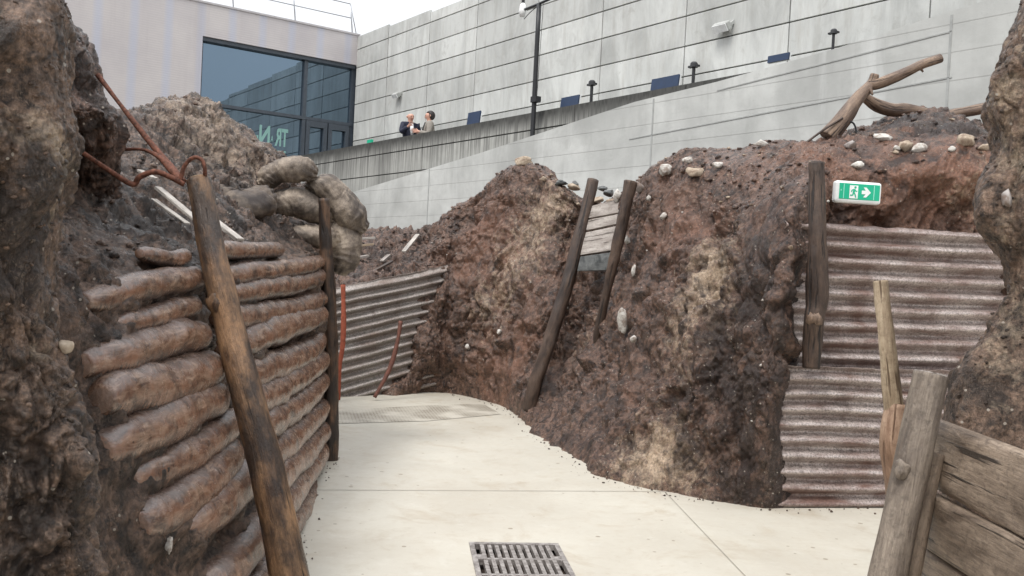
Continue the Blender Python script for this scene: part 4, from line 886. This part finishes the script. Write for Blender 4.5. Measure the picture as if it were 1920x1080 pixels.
desc = {0: 'short pale', 1: 'long thin brown', 2: 'short thin brown', 3: 'thick mud-fringed', 4: 'thickest smooth brown', 5: 'pale frayed', 6: 'thin dark brown', 7: 'steep brown', 8: 'short steep brown', 9: 'steep rusty brown', 10: 'half hidden'}
for i, (a_, c_, r) in enumerate(LL):
    p0 = on_wall(*a_, .02); p1 = on_wall(*c_, .02); s0 = p0[1] / FPX; s1 = p1[1] / FPX; rr = r * (s0 + s1) / 2
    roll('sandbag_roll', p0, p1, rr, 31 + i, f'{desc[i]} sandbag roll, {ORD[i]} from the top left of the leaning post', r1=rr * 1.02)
for i, (a_, c_, r) in enumerate(RR):
    p0 = on_wall(*a_, .02); p1 = on_wall(*c_, .02); s0 = p0[1] / FPX; s1 = p1[1] / FPX; rr = r * (s0 + s1) / 2
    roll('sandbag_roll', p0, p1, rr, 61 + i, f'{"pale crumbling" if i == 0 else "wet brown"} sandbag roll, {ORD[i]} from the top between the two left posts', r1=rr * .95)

# ------------------------------------------------------------------ sandbags
def sandbag(path, r, seed, label, squash=.72, mat=None):
    n, sg = 110, 56; p, t = resample(path, n); x = np.linspace(0, 1, n); prof = np.clip(np.minimum(x, 1 - x) / .24, 0, 1) ** .62
    rad = r * (.16 + .84 * prof) * (1 + .07 * np.sin(x * 9 + seed))
    V, Fc, tc = tube_geo(p, rad, sg, 0, seed, squash=squash); C = np.concatenate([np.repeat(p, sg, 0), p[:1], p[-1:]])
    N = V - C; N /= np.linalg.norm(N, axis=1)[:, None] + 1e-9; xe = np.concatenate([np.repeat(x, sg), [0, 1]]); ang = np.arctan2(tc[:, 1] - seed * .71, tc[:, 0] - seed * 1.37)
    near_end = np.exp(-np.minimum(xe, 1 - xe) / .16)
    V = V + .34 * r * np.stack([noise(V * 3.6, seed + 1), noise(V * 3.6, seed + 2), noise(V * 3.6, seed + 3)], 1)
    fold = np.abs(np.sin(ang * 5 + 2.5 * noise(V * 6, seed + 8))) - .5                       # gathers where the neck is tied
    cross = ridged(np.stack([xe * 9 + .5 * np.sin(ang), ang * .35, 0 * xe + seed], 1), 2, seed + 4)
    V = V + N * (.028 * near_end * fold + .020 * (cross - .6) * (.3 + near_end) + .008 * fbm(V * 13, 3, seed + 9))[:, None]
    o = mk('sandbag', V, Fc, mat or M_bag, attrs={'tc': ('FLOAT_VECTOR', tc)}); return tag(o, label, 'sandbag', 'sandbags at the end of the left bank')
def PP_(*l): return [P(*q) for q in l]
sandbag(PP_((490, 352, 7.45), (515, 325, 7.45), (552, 316, 7.45), (596, 330, 7.5)), .118, 21, 'plump wrinkled sandbag highest on the pile, against the earth mound', .85)
sandbag(PP_((578, 342, 7.62), (610, 352, 7.58), (636, 378, 7.6), (660, 404, 7.66), (684, 430, 7.72)), .135, 1, 'tan sandbag sagging over the right side of the pile to a pointed corner', .85)
sandbag(PP_((495, 388, 7.45), (540, 380, 7.5), (585, 390, 7.55), (625, 412, 7.65)), .13, 2, 'flattened sandbag second from the top, left of the upright blackened post', .85)
sandbag(PP_((525, 442, 7.45), (565, 440, 7.5), (605, 446, 7.55), (640, 452, 7.65)), .115, 3, 'third sandbag down, just above the top rolls', .8)
sandbag(PP_((618, 412, 7.75), (640, 440, 7.7), (645, 470, 7.7), (632, 512, 7.72)), .15, 4, 'bulging sandbag to the right of the upright blackened post', .95)
sandbag(PP_((398, 352, 6.75), (425, 380, 6.7), (465, 386, 6.75), (508, 366, 6.95)), .15, 5, 'dark muddy sandbag lying left of the sandbag pile', .8, M_bag_mud)

# ------------------------------------------------------------------ timber posts
def post(name, pts, rads, mat, label, seed, rough=.012, group=None, knot=None, cut=None, n=90, seg=20):
    p = [np.array(q) for q in pts]; e = empty(name, p[0], label, 'post', group)
    tube('shaft', p, rads, mat, e, n=n, seg=seg, rough=rough, seed=seed, nfreq=9)
    if knot:
        kq, kr, km = knot; bm_rock('knot', kq, (kr, kr, kr * 1.2), km, seed + 7, e)
    if cut is not None:
        T = p[-1] - p[-2]; T /= np.linalg.norm(T); V, Fc, tc = tube_geo([p[-1] - T * .004, p[-1] + T * .004], [rads[-1] * .97] * 2, seg); mk('cut_end', V, Fc, cut, e, False, {'tc': ('FLOAT_VECTOR', tc)})
    return e
def rock_geo(c, s, seed, sub=3, angular=.0):
    bm = bmesh.new(); bmesh.ops.create_icosphere(bm, subdivisions=sub, radius=1); v = np.array([q.co[:] for q in bm.verts]); f = np.array([[q.index for q in g.verts] for g in bm.faces]); bm.free()
    d = 1 + .55 * noise(v * 1.1 + seed * 3.1, seed) + .35 * noise(v * 2.4 + seed, seed + 1) + .08 * noise(v * 6, seed + 2); v = v * d[:, None]
    if angular:
        r = np.random.default_rng(seed)
        for _ in range(7):
            n = r.normal(size=3); n /= np.linalg.norm(n); h = .5 + .25 * r.random(); k_ = v @ n; v = v - np.outer(np.maximum(0, k_ - h), n) * angular
    return np.asarray(c) + v * A(*s), f
def bm_rock(name, c, s, mat, seed, parent=None, sub=3, angular=0.):
    V, f = rock_geo(c, s, seed, sub, angular); return mk(name, V, f, mat, parent, True, {'tc': ('FLOAT_VECTOR', V)})
# big leaning post on the left
q0 = P(566, 1190, 3.9); q1 = P(505, 900, 4.0); q2 = P(438, 640, 4.15); q3 = P(398, 470, 4.25); q4 = P(373, 338, 4.35)
q0 = q0 + (q0 - q1) * (q0[2] / (q1[2] - q0[2])) * .9
post('leaning_post', [q0, q1, q2, q3, q4], [.088, .076, .069, .063, .056], M_wood_warm, 'thick wet brown timber post leaning in front of the stacked sandbag rolls', 5, .008, knot=(P(408, 568, 4.17), .05, M_wood_warm), cut=M_wood_pale, n=140, seg=28)
bq = F(622, 862)
post('upright_post', [bq - up * .1, P(621, 700, bq[1] - .06), P(617, 560, bq[1] - .1), P(606, 372, bq[1] - .12)], [.055, .055, .05, .042], M_wood_burnt, 'thin blackened upright post at the end of the left revetment', 8, .012)
# posts round the boarded recess
post('leaning_post', [P(992, 770, 9.75), P(1010, 700, 9.75), P(1055, 560, 9.85), P(1085, 450, 9.95), P(1112, 338, 10.1)], [.075, .07, .068, .066, .06], M_wood_dark, 'long dark pole leaning on the left of the boarded gap in the bank', 12, .014, cut=M_wood_branch)
post('leaning_post', [P(1112, 660, 9.15), P(1132, 570, 9.05), P(1158, 460, 9.0), P(1182, 340, 9.0)], [.025, .042, .056, .062], M_wood_dark, 'shorter dark pole on the right of the boarded gap, buried in earth', 15, .014, cut=M_wood_branch)
# post beside the exit sign
post('upright_post', [P(1522, 690, 6.42), P(1524, 640, 6.42), P(1527, 600, 6.4), P(1532, 560, 6.42), P(1533, 450, 6.42), P(1531, 305, 6.5)], [.058, .07, .08, .062, .056, .05], M_wood_dark, 'dark knotty upright post immediately left of the green exit sign', 18, .014, knot=(P(1527, 598, 6.37), .055, M_wood_branch))
# stake in front of lower sheet
st = empty('leaning_stake', P(1702, 1130, 5.0), 'pale straight stake with a thick peeled foot leaning before the corrugated sheets', 'stake')
tube('shaft', [P(1676, 770, 4.6), P(1664, 650, 4.6), P(1651, 527, 4.65)], [.044, .04, .036], M_wood_pale, st, n=60, seg=16, rough=.008, seed=4, nfreq=10)
tube('foot', [P(1720, 1166, 4.7), P(1700, 1000, 4.65), P(1678, 862, 4.6), P(1676, 815, 4.59), P(1681, 757, 4.6)], [.06, .07, .072, .07, .05], wood_mat('peeled_stake_foot', (.13, .07, .04), (.33, .20, .13), (.48, .34, .24), .55), st, n=60, seg=18, rough=.012, seed=6, nfreq=8)
# near right post and planks
q4 = P(1745, 702, 2.95); q3 = P(1722, 810, 2.93); q2 = P(1690, 960, 2.9); q1 = P(1664, 1080, 2.87); q0 = q1 + (q1 - q2) * (q1[2] / (q2[2] - q1[2]))
post('leaning_post', [q0, q1, q2, q3, q4], [.068, .062, .056, .054, .053], M_wood_grey, 'grey sawn-off post in the right foreground before the muddy planks', 23, .0045, knot=(P(1690, 880, 2.875), .024, M_wood_grey), cut=M_wood_board, n=140, seg=28)
q = [P(1757, 850, 2.98), P(1730, 960, 2.96), P(1705, 1080, 2.94)]; qf = q[2] + (q[2] - q[1]) * (q[2][2] / (q[1][2] - q[2][2]))
sp = tube('thin_stake', [qf, q[2], q[1], q[0]], [.03, .03, .03, .026], M_wood_plank, n=70, seg=12, rough=.008, seed=33); tag(sp, 'thin dark stake squeezed between the grey post and the planks', 'stake')
def plank(y0, y1, X0, X1, z0, z1, th, seed, label):
    n1, n2 = 120, 22; V = []; tc = []; ang = np.arange(n2) / n2 * 2 * math.pi
    cz, hz = (z0 + z1) / 2, (z1 - z0) / 2
    for i in range(n1):
        t = i / (n1 - 1); sx = np.sign(np.cos(ang)) * np.abs(np.cos(ang)) ** .35; sz = np.sign(np.sin(ang)) * np.abs(np.sin(ang)) ** .35
        wob = .012 * float(noise(A(t * 3, seed, 0), seed)); X = X0 + (X1 - X0) * t + wob + sx * th / 2; Z = cz + .02 * float(noise(A(t * 2.5, seed, 5), seed)) + sz * hz; Y = np.full(n2, y0 + (y1 - y0) * t)
        V.append(np.stack([X, Y, Z], 1)); tc.append(np.stack([sx * th / 2 + seed, sz * hz, Y], 1))
    V = np.concatenate(V); tc = np.concatenate(tc); 
    g = fbm(tc * A(20, 26, 1.6), 3, seed) * .011 + ridged(tc * A(10, 40, .9), 2, seed + 3) * .005; V[:, 0] -= g
    Fc = [(i * n2 + j, i * n2 + (j + 1) % n2, (i + 1) * n2 + (j + 1) % n2, (i + 1) * n2 + j) for i in range(n1 - 1) for j in range(n2)] + [tuple(range(n2))[::-1], tuple((n1 - 1) * n2 + j for j in range(n2))]
    o = mk('plank', V, Fc, M_wood_plank, attrs={'tc': ('FLOAT_VECTOR', tc)}); return tag(o, label, 'plank', 'muddy planks in the right foreground')
plank(1.2, 3.05, 1.46, 1.47, .935, 1.165, .05, 3, 'top muddy plank with a pale upper edge behind the grey post')
plank(1.2, 3.03, 1.44, 1.45, .745, .93, .06, 5, 'second muddy plank down behind the grey post')
plank(1.2, 3.06, 1.45, 1.46, .50, .74, .05, 8, 'third muddy plank down behind the grey post')
plank(1.2, 3.04, 1.45, 1.46, .25, .495, .05, 11, 'lowest muddy plank behind the grey post')
# boards in the recess
def board(corners, th, mat, label, name='board'):
    c = [np.array(q) for q in corners]; n = np.cross(c[1] - c[0], c[3] - c[0]); n /= np.linalg.norm(n); n = n if n[1] > 0 else -n
    b = MB(); b.hexa(c + [q + n * th for q in c]); ux = (c[1] - c[0]) / np.linalg.norm(c[1] - c[0]); uy = np.cross(n, ux)
    b.tc = [np.stack([b.v[0] @ uy, b.v[0] @ n, b.v[0] @ ux], 1)]
    o = b.build(name, mat, bevel=.004); return tag(o, label, 'board', 'boards closing the gap in the bank')
board([P(1088, 478, 9.85), P(1166, 466, 9.62), P(1172, 420, 9.7), P(1097, 436, 9.93)], .03, M_wood_board, 'pale grey board, lowest pale one between the two leaning poles')
board([P(1098, 432, 9.93), P(1173, 416, 9.7), P(1177, 398, 9.72), P(1102, 412, 9.96)], .03, M_wood_board, 'pale grey board in the middle between the two leaning poles')
board([P(1103, 409, 9.96), P(1178, 395, 9.72), P(1184, 366, 9.76), P(1109, 386, 10.0)], .03, M_wood_board, 'pale grey board, topmost between the two leaning poles')
k = NT('wet_dark_slate'); p = k.P(); M_slate = k.done(k.mix(k.ramp(k.noise(p, 9, 6, .7, 1), [(.35, 0.), (.65, 1.)]), (.015, .017, .018), (.15, .155, .15)), .35, k.bump(k.noise(p, 20, 5), .4, .01))
board([P(1082, 508, 9.8), P(1162, 506, 9.58), P(1167, 470, 9.6), P(1088, 481, 9.82)], .03, M_slate, 'dark wet board at the bottom of the gap between the two leaning poles')

# ------------------------------------------------------------------ exit sign
sq = P(1604, 362, 6.62); e = empty('exit_sign', sq, 'green and white emergency exit sign with running figure and right arrow', 'sign')
sx = _r * .9985; sx = A(sx[0], 0.0, -.004); sx /= np.linalg.norm(sx); sx = A(.9985, .03, -.015); sx /= np.linalg.norm(sx); sn = A(.03, -1, 0); sn /= np.linalg.norm(sn); su = np.cross(sx, sn); su = su if su[2] > 0 else -su
W2, H2 = .170, .079
b = MB(); b.cbox(sq + sn * .02, sx * W2, su * H2, sn * .035); b.build('housing', M_white, e, bevel=.018)
def sp2(x, y, d=.0565): return sq + sx * x + su * y + sn * d
b = MB(); b.cbox(sp2(0.006, .004, .0555), sx * (W2 - .022), su * (H2 - .022), sn * .002); b.build('green_face', M_green, e, bevel=.001)
def poly(b, pts, d, th=.0015):
    n = len(pts); V = [sp2(x, y, d) for x, y in pts] + [sp2(x, y, d + th) for x, y in pts]
    b.add(V, [tuple(range(n))[::-1], tuple(range(n, 2 * n))] + [(i, (i + 1) % n, n + (i + 1) % n, n + i) for i in range(n)])
b = MB(); poly(b, [(-.068, -.046), (-.006, -.046), (-.006, .048), (-.068, .048)], .058); b.build('doorway', M_white, e)
b = MB(); arrow = [(.022, -.011), (.05, -.011), (.034, -.034), (.055, -.034), (.088, .002), (.055, .038), (.034, .038), (.05, .015), (.022, .015)]
poly(b, arrow[:2] + [(.05, .015), (.022, .015)], .058); poly(b, [(.05, -.011), (.034, -.034), (.055, -.034), (.088, .002), (.055, .038), (.034, .038), (.05, .015)], .058); b.build('arrow', M_white, e)
b = MB()                                                  # the running figure
def limb(pts, w_):
    for (x0, y0), (x1, y1) in zip(pts[:-1], pts[1:]):
        L_ = math.hypot(x1 - x0, y1 - y0); nx, ny = -(y1 - y0) / L_ * w_, (x1 - x0) / L_ * w_
        poly(b, [(x0 - nx, y0 - ny), (x1 - nx, y1 - ny), (x1 + nx, y1 + ny), (x0 + nx, y0 + ny)], .0597 + random.random() * .0006)
poly(b, [(-.027 + .0085 * math.cos(t * math.pi / 5), .034 + .0085 * math.sin(t * math.pi / 5)) for t in range(10)], .0597)
limb([(-.033, .022), (-.038, -.006)], .0075); limb([(-.032, .02), (-.05, .014), (-.056, .0)], .0033); limb([(-.03, .018), (-.02, .004), (-.012, .01)], .0033); limb([(-.037, -.004), (-.026, -.018), (-.02, -.04)], .0045); limb([(-.039, -.004), (-.044, -.024), (-.062, -.024)], .0045)
b.build('running_figure', M_green, e)
M_pg = flat('pale_green', (.35, .75, .62), .5)
for pl in ([(-.112, -.05), (-.107, -.05), (-.107, .055), (-.112, .055)], [(.109, -.05), (.114, -.05), (.114, .055), (.109, .055)], [(-.133, .004), (-.127, .004), (-.127, .016), (-.133, .016)]):
    b = MB(); poly(b, pl, .058); b.build('face_marking', M_pg, e)
b = MB(); b.cbox(sq - sn * .25, sx * .03, su * .02, sn * .25); b.build('wall_bracket', M_black, e)

# ------------------------------------------------------------------ branches, rods
def bank_near(px, py, Y): return P(px, py, Y)
br = empty('dead_branch', P(1556, 254, 7.9), 'forked bark-stripped branch sticking up from the crest of the right bank', 'branch')
tube('stem', [P(1552, 258, 7.9), P(1582, 222, 7.9), P(1612, 182, 7.95), P(1634, 158, 8.0), P(1641, 140, 8.0)], [.085, .075, .06, .05, .035], M_wood_branch, br, n=60, seg=16, rough=.012, seed=41)
tube('side_limb', [P(1628, 160, 8.0), P(1648, 157, 7.98), P(1690, 140, 7.95), P(1730, 121, 7.9), P(1764, 109, 7.9)], [.04, .042, .042, .04, .036], M_wood_branch, br, n=60, seg=14, rough=.01, seed=43)
tube('twig', [P(1631, 165, 7.95), P(1636, 178, 7.92)], [.02, .008], M_wood_branch, br, n=6, seg=8); tube('twig', [P(1724, 126, 7.9), P(1731, 135, 7.9)], [.016, .008], M_wood_branch, br, n=6, seg=8)
fl_ = tube('fallen_log', [P(1616, 178, 8.3), P(1640, 195, 8.35), P(1670, 206, 8.4), P(1705, 207, 8.5), P(1760, 220, 8.6), P(1800, 212, 8.6), P(1850, 202, 8.6)], [.04, .055, .058, .055, .06, .05, .05], M_wood_branch, n=90, seg=16, rough=.012, seed=47); tag(fl_, 'curved fallen log lying behind the forked branch and over the mound', 'log')
o = tube('thin_stick', [P(1508, 270, 7.75), P(1545, 243, 7.8), P(1580, 221, 7.82)], .010, M_wood_dark, n=20, seg=6); tag(o, 'thin dark stick leaning against the foot of the forked branch', 'stick')
o = tube('bent_wire', [P(1588, 226, 7.85), P(1600, 231, 7.85), P(1605, 243, 7.85), P(1606, 256, 7.85)], .008, M_black, n=16, seg=6); tag(o, 'small bent wire just right of the forked branch foot', 'wire')
o = tube('iron_rod', [P(183, 140, 4.55), P(240, 215, 4.5), P(292, 280, 4.45), P(345, 340, 4.33)], [.012, .012, .012, .014], M_rust, n=90, seg=10, rough=.005); tag(o, 'long rusty rod rising left from the head of the leaning post', 'rod', 'rusty rods at the head of the leaning post')
o = tube('iron_rod', [P(110, 255, 3.9), P(150, 283, 4.0), P(205, 320, 4.15), P(248, 346, 4.25), P(262, 332, 4.25), P(290, 322, 4.25), P(315, 330, 4.27), P(346, 346, 4.3)], [.012] * 8, M_rust, n=60, seg=8, rough=.003); tag(o, 'rusty rod with a kink running low towards the dark outcrop', 'rod', 'rusty rods at the head of the leaning post')
o = tube('iron_rod', [P(232, 280, 4.5), P(270, 281, 4.45), P(300, 296, 4.4), P(322, 320, 4.36), P(342, 342, 4.32)], [.008, .009, .014, .016, .014], M_rust, n=90, seg=10, rough=.005); tag(o, 'rusty flat-curved rod between the other two behind the leaning post', 'rod', 'rusty rods at the head of the leaning post')
o = tube('iron_hook', [P(338, 338, 4.3), P(346, 312, 4.3), P(362, 296, 4.3), P(378, 300, 4.3), P(384, 318, 4.3), P(383, 336, 4.33)], .0105, M_rust, n=30, seg=8, rough=.003); tag(o, 'rusty loop of iron hooked over the top of the leaning post', 'hook')
o = tube('orange_rod', [P(643, 534, 10.5), P(644, 600, 10.45), P(642, 650, 10.42), P(636, 690, 10.4), P(634, 750, 10.4)], .028, M_orange, n=30, seg=8, rough=.006); tag(o, 'bright orange bent rod in front of the far corrugated sheet beside the blackened post', 'rod')
o = tube('iron_rod', [P(751, 602, 10.8), P(745, 640, 10.75), P(731, 690, 10.7), P(702, 745, 10.6)], .024, flat('dark_rust', (.12, .045, .03), .7, var=.4, scale=20), n=30, seg=8, rough=.008); tag(o, 'rusty brown rod leaning on the far corrugated sheet', 'rod')

# splinters and debris boards
def stick(px0, py0, Y0, px1, py1, Y1, w_, mat, label, group):
    a_ = P(px0, py0, Y0); c_ = P(px1, py1, Y1); d = c_ - a_; X, Y_ = frame(d); b = MB(); b.cbox((a_ + c_) / 2, d / 2, X * w_, Y_ * w_ * .4); L_ = np.linalg.norm(d)
    b.tc = [np.stack([b.v[0] @ X, b.v[0] @ Y_, b.v[0] @ (d / L_)], 1)]
    o = b.build('board_scrap', mat, bevel=.003); tag(o, label, 'board scrap', group)
G1 = 'splintered boards on the left bank'; G2 = 'board scraps on the slope beyond the far sheet'
stick(296, 352, 5.45, 368, 412, 5.0, .022, M_splinter, 'upper bleached splinter lying on the left bank behind the leaning post', G1)
stick(288, 374, 5.3, 352, 420, 4.95, .016, M_splinter, 'lower bleached splinter lying on the left bank behind the leaning post', G1)
stick(400, 412, 5.3, 450, 450, 5.0, .024, M_splinter, 'bleached splinter just right of the leaning post above the top roll', G1)
stick(262, 320, 5.6, 290, 335, 5.5, .02, M_splinter, 'short pale splinter near the rusty rods on the left bank', G1)
stick(658, 449, 13.0, 702, 446, 13.2, .04, M_splinter, 'pale board scrap highest beside the sandbag pile', G2)
stick(665, 462, 12.7, 700, 458, 12.8, .035, M_wood_pale, 'tan board scrap below the highest pale one', G2)
stick(757, 472, 12.2, 783, 440, 12.9, .03, M_splinter, 'pale board scrap standing steeply near the right end of the slope', G2)
stick(716, 490, 12.2, 730, 478, 12.4, .03, M_wood_board, 'small grey board scrap in the middle of the slope', G2)
stick(684, 517, 11.8, 735, 490, 12.2, .03, M_wood_dark, 'long dark board scrap across the lower slope', G2)
stick(655, 486, 12.2, 690, 480, 12.4, .04, M_wood_board, 'grey board scrap beside the bulging sandbag', G2)

# ------------------------------------------------------------------ stones
STN = [
    (1427, 268, 8.05, 15, 8, 'w', 'flat white stone alone on the crest left of the forked branch'),
    (1247, 316, 8.75, 16, 14, 'w', 'large white stone on the crest right of the shorter dark pole'),
    (1290, 300, 8.75, 12, 8, 'w', 'white stone behind the long tan one on the crest'),
    (1304, 323, 8.45, 23, 12, 't', 'long tan stone among white ones on the crest'),
    (1348, 308, 8.3, 13, 8, 'w', 'white stone right of the long tan one'),
    (1244, 404, 8.45, 8, 8, 'w', 'small white stone halfway up the bank below the large white one'),
    (1177, 450, 9.15, 6, 11, 'w', 'small upright white stone against the shorter dark pole'),
    (1188, 505, 8.6, 6, 13, 'w', 'narrow white stone below the shorter dark pole top'),
    (1168, 597, 8.15, 12, 30, 'w', 'tallest white stone, standing upright in the bank'),
    (1188, 635, 7.9, 7, 9, 'w', 'small white stone just below the tallest upright one'),
    (936, 621, 10.55, 6, 6, 'w', 'small round white stone in the far half of the bank'),
    (876, 650, 10.85, 5, 6, 'w', 'tiny white stone lowest in the far half of the bank'),
    (1198, 350, 9.35, 11, 13, 'g', 'grey angular stone beside the top of the shorter dark pole'),
    (1216, 371, 9.0, 6, 6, 'w', 'small white stone below the grey angular one'),
    (1156, 366, 10.0, 10, 14, 'w', 'square white block between the tops of the two leaning poles'),
    (980, 303, 11.3, 21, 11, 't', 'pale cap stone on the peak of the far mound'),
    (1595, 271, 7.45, 13, 13, 'g', 'grey square stone below the forked branch'),
    (1655, 258, 7.75, 20, 10, 'w', 'white stone on the slope right of the forked branch'),
    (1607, 309, 6.98, 14, 9, 'w', 'white stone directly above the green exit sign'),
    (1680, 278, 7.3, 8, 7, 'w', 'small pale stone left of the tan and white pair'),
    (1697, 274, 7.4, 18, 12, 't', 'tan stone touching a white one above the exit sign'),
    (1724, 277, 7.3, 20, 11, 'w', 'white stone touching a tan one above the exit sign'),
    (1806, 264, 7.4, 22, 16, 't', 'biggest yellowish stone near the right edge column'),
    (1785, 278, 7.2, 10, 7, 'w', 'small white stone left of the biggest yellowish one'),
    (1846, 276, 7.2, 16, 8, 't', 'flat tan stone right of the biggest yellowish one'),
    (1886, 370, 3.12, 13, 20, 'g', 'pale grey stone stuck in the right edge column'),
    (122, 648, 2.2, 16, 22, 't', 'pale stone stuck in the nearest left column'),
    (317, 1020, 3.05, 9, 17, 'w', 'small pale pointed stone under the steep rolls'),
    (1483, 464, 6.45, 6, 6, 't', 'tiny tan stone in the dark earth left of the upper sheet'),
    (1020, 335, 10.9, 8, 5, 't', 'small tan stone on the dip right of the far peak'),
    (1075, 350, 10.8, 14, 9, 't', 'tan stone just left of the long dark pole top'),
    (948, 775, 10.35, 8, 4, 't', 'small brown stone lying on the path edge by the long dark pole'),
]
for i, (px, py, Y, rx, rz, kd, lab) in enumerate(STN):
    c = on_bank(px, py, Y); s = .92 * c[1] / FPX; V, f = rock_geo(c + A(0, -.1 * rx * s, -.1 * rz * s), (rx * s * 1.0, min(rx, rz) * s * .9, rz * s * 1.0), 100 + i, 3, .8)
    tag(mk('stone', V, f, {'w': M_stone_w, 't': M_stone_t, 'g': M_stone_g}[kd], attrs=None), lab, 'stone', 'stones scattered over the banks')
# rubble in the gap behind the boards
for i, (px, py, Y, rx, rz) in enumerate(((1052, 343, 10.9, 13, 6), (1078, 345, 10.8, 9, 6), (1128, 354, 10.6, 11, 6), (1140, 363, 10.4, 15, 8), (1120, 375, 10.2, 16, 7), (1150, 378, 10.1, 12, 6))):
    c = on_bank(px, py, Y); s = c[1] / FPX; V, f = rock_geo(c, (rx * s, rx * s * .8, rz * s), 300 + i, 3, .9); kd = M_slate if i < 4 else M_stone_t
    lab = ['dark rubble lump furthest left on the dip in the crest', 'dark rubble lump touching the long dark pole top', 'dark rubble lump highest between the two pole tops', 'dark rubble lump left of the square white block', 'tan rubble lump on the topmost pale board, left', 'tan rubble lump on the topmost pale board, right'][i]
    tag(mk('rubble_lump', V, f, kd), lab, 'rubble', 'rubble above the boarded gap')
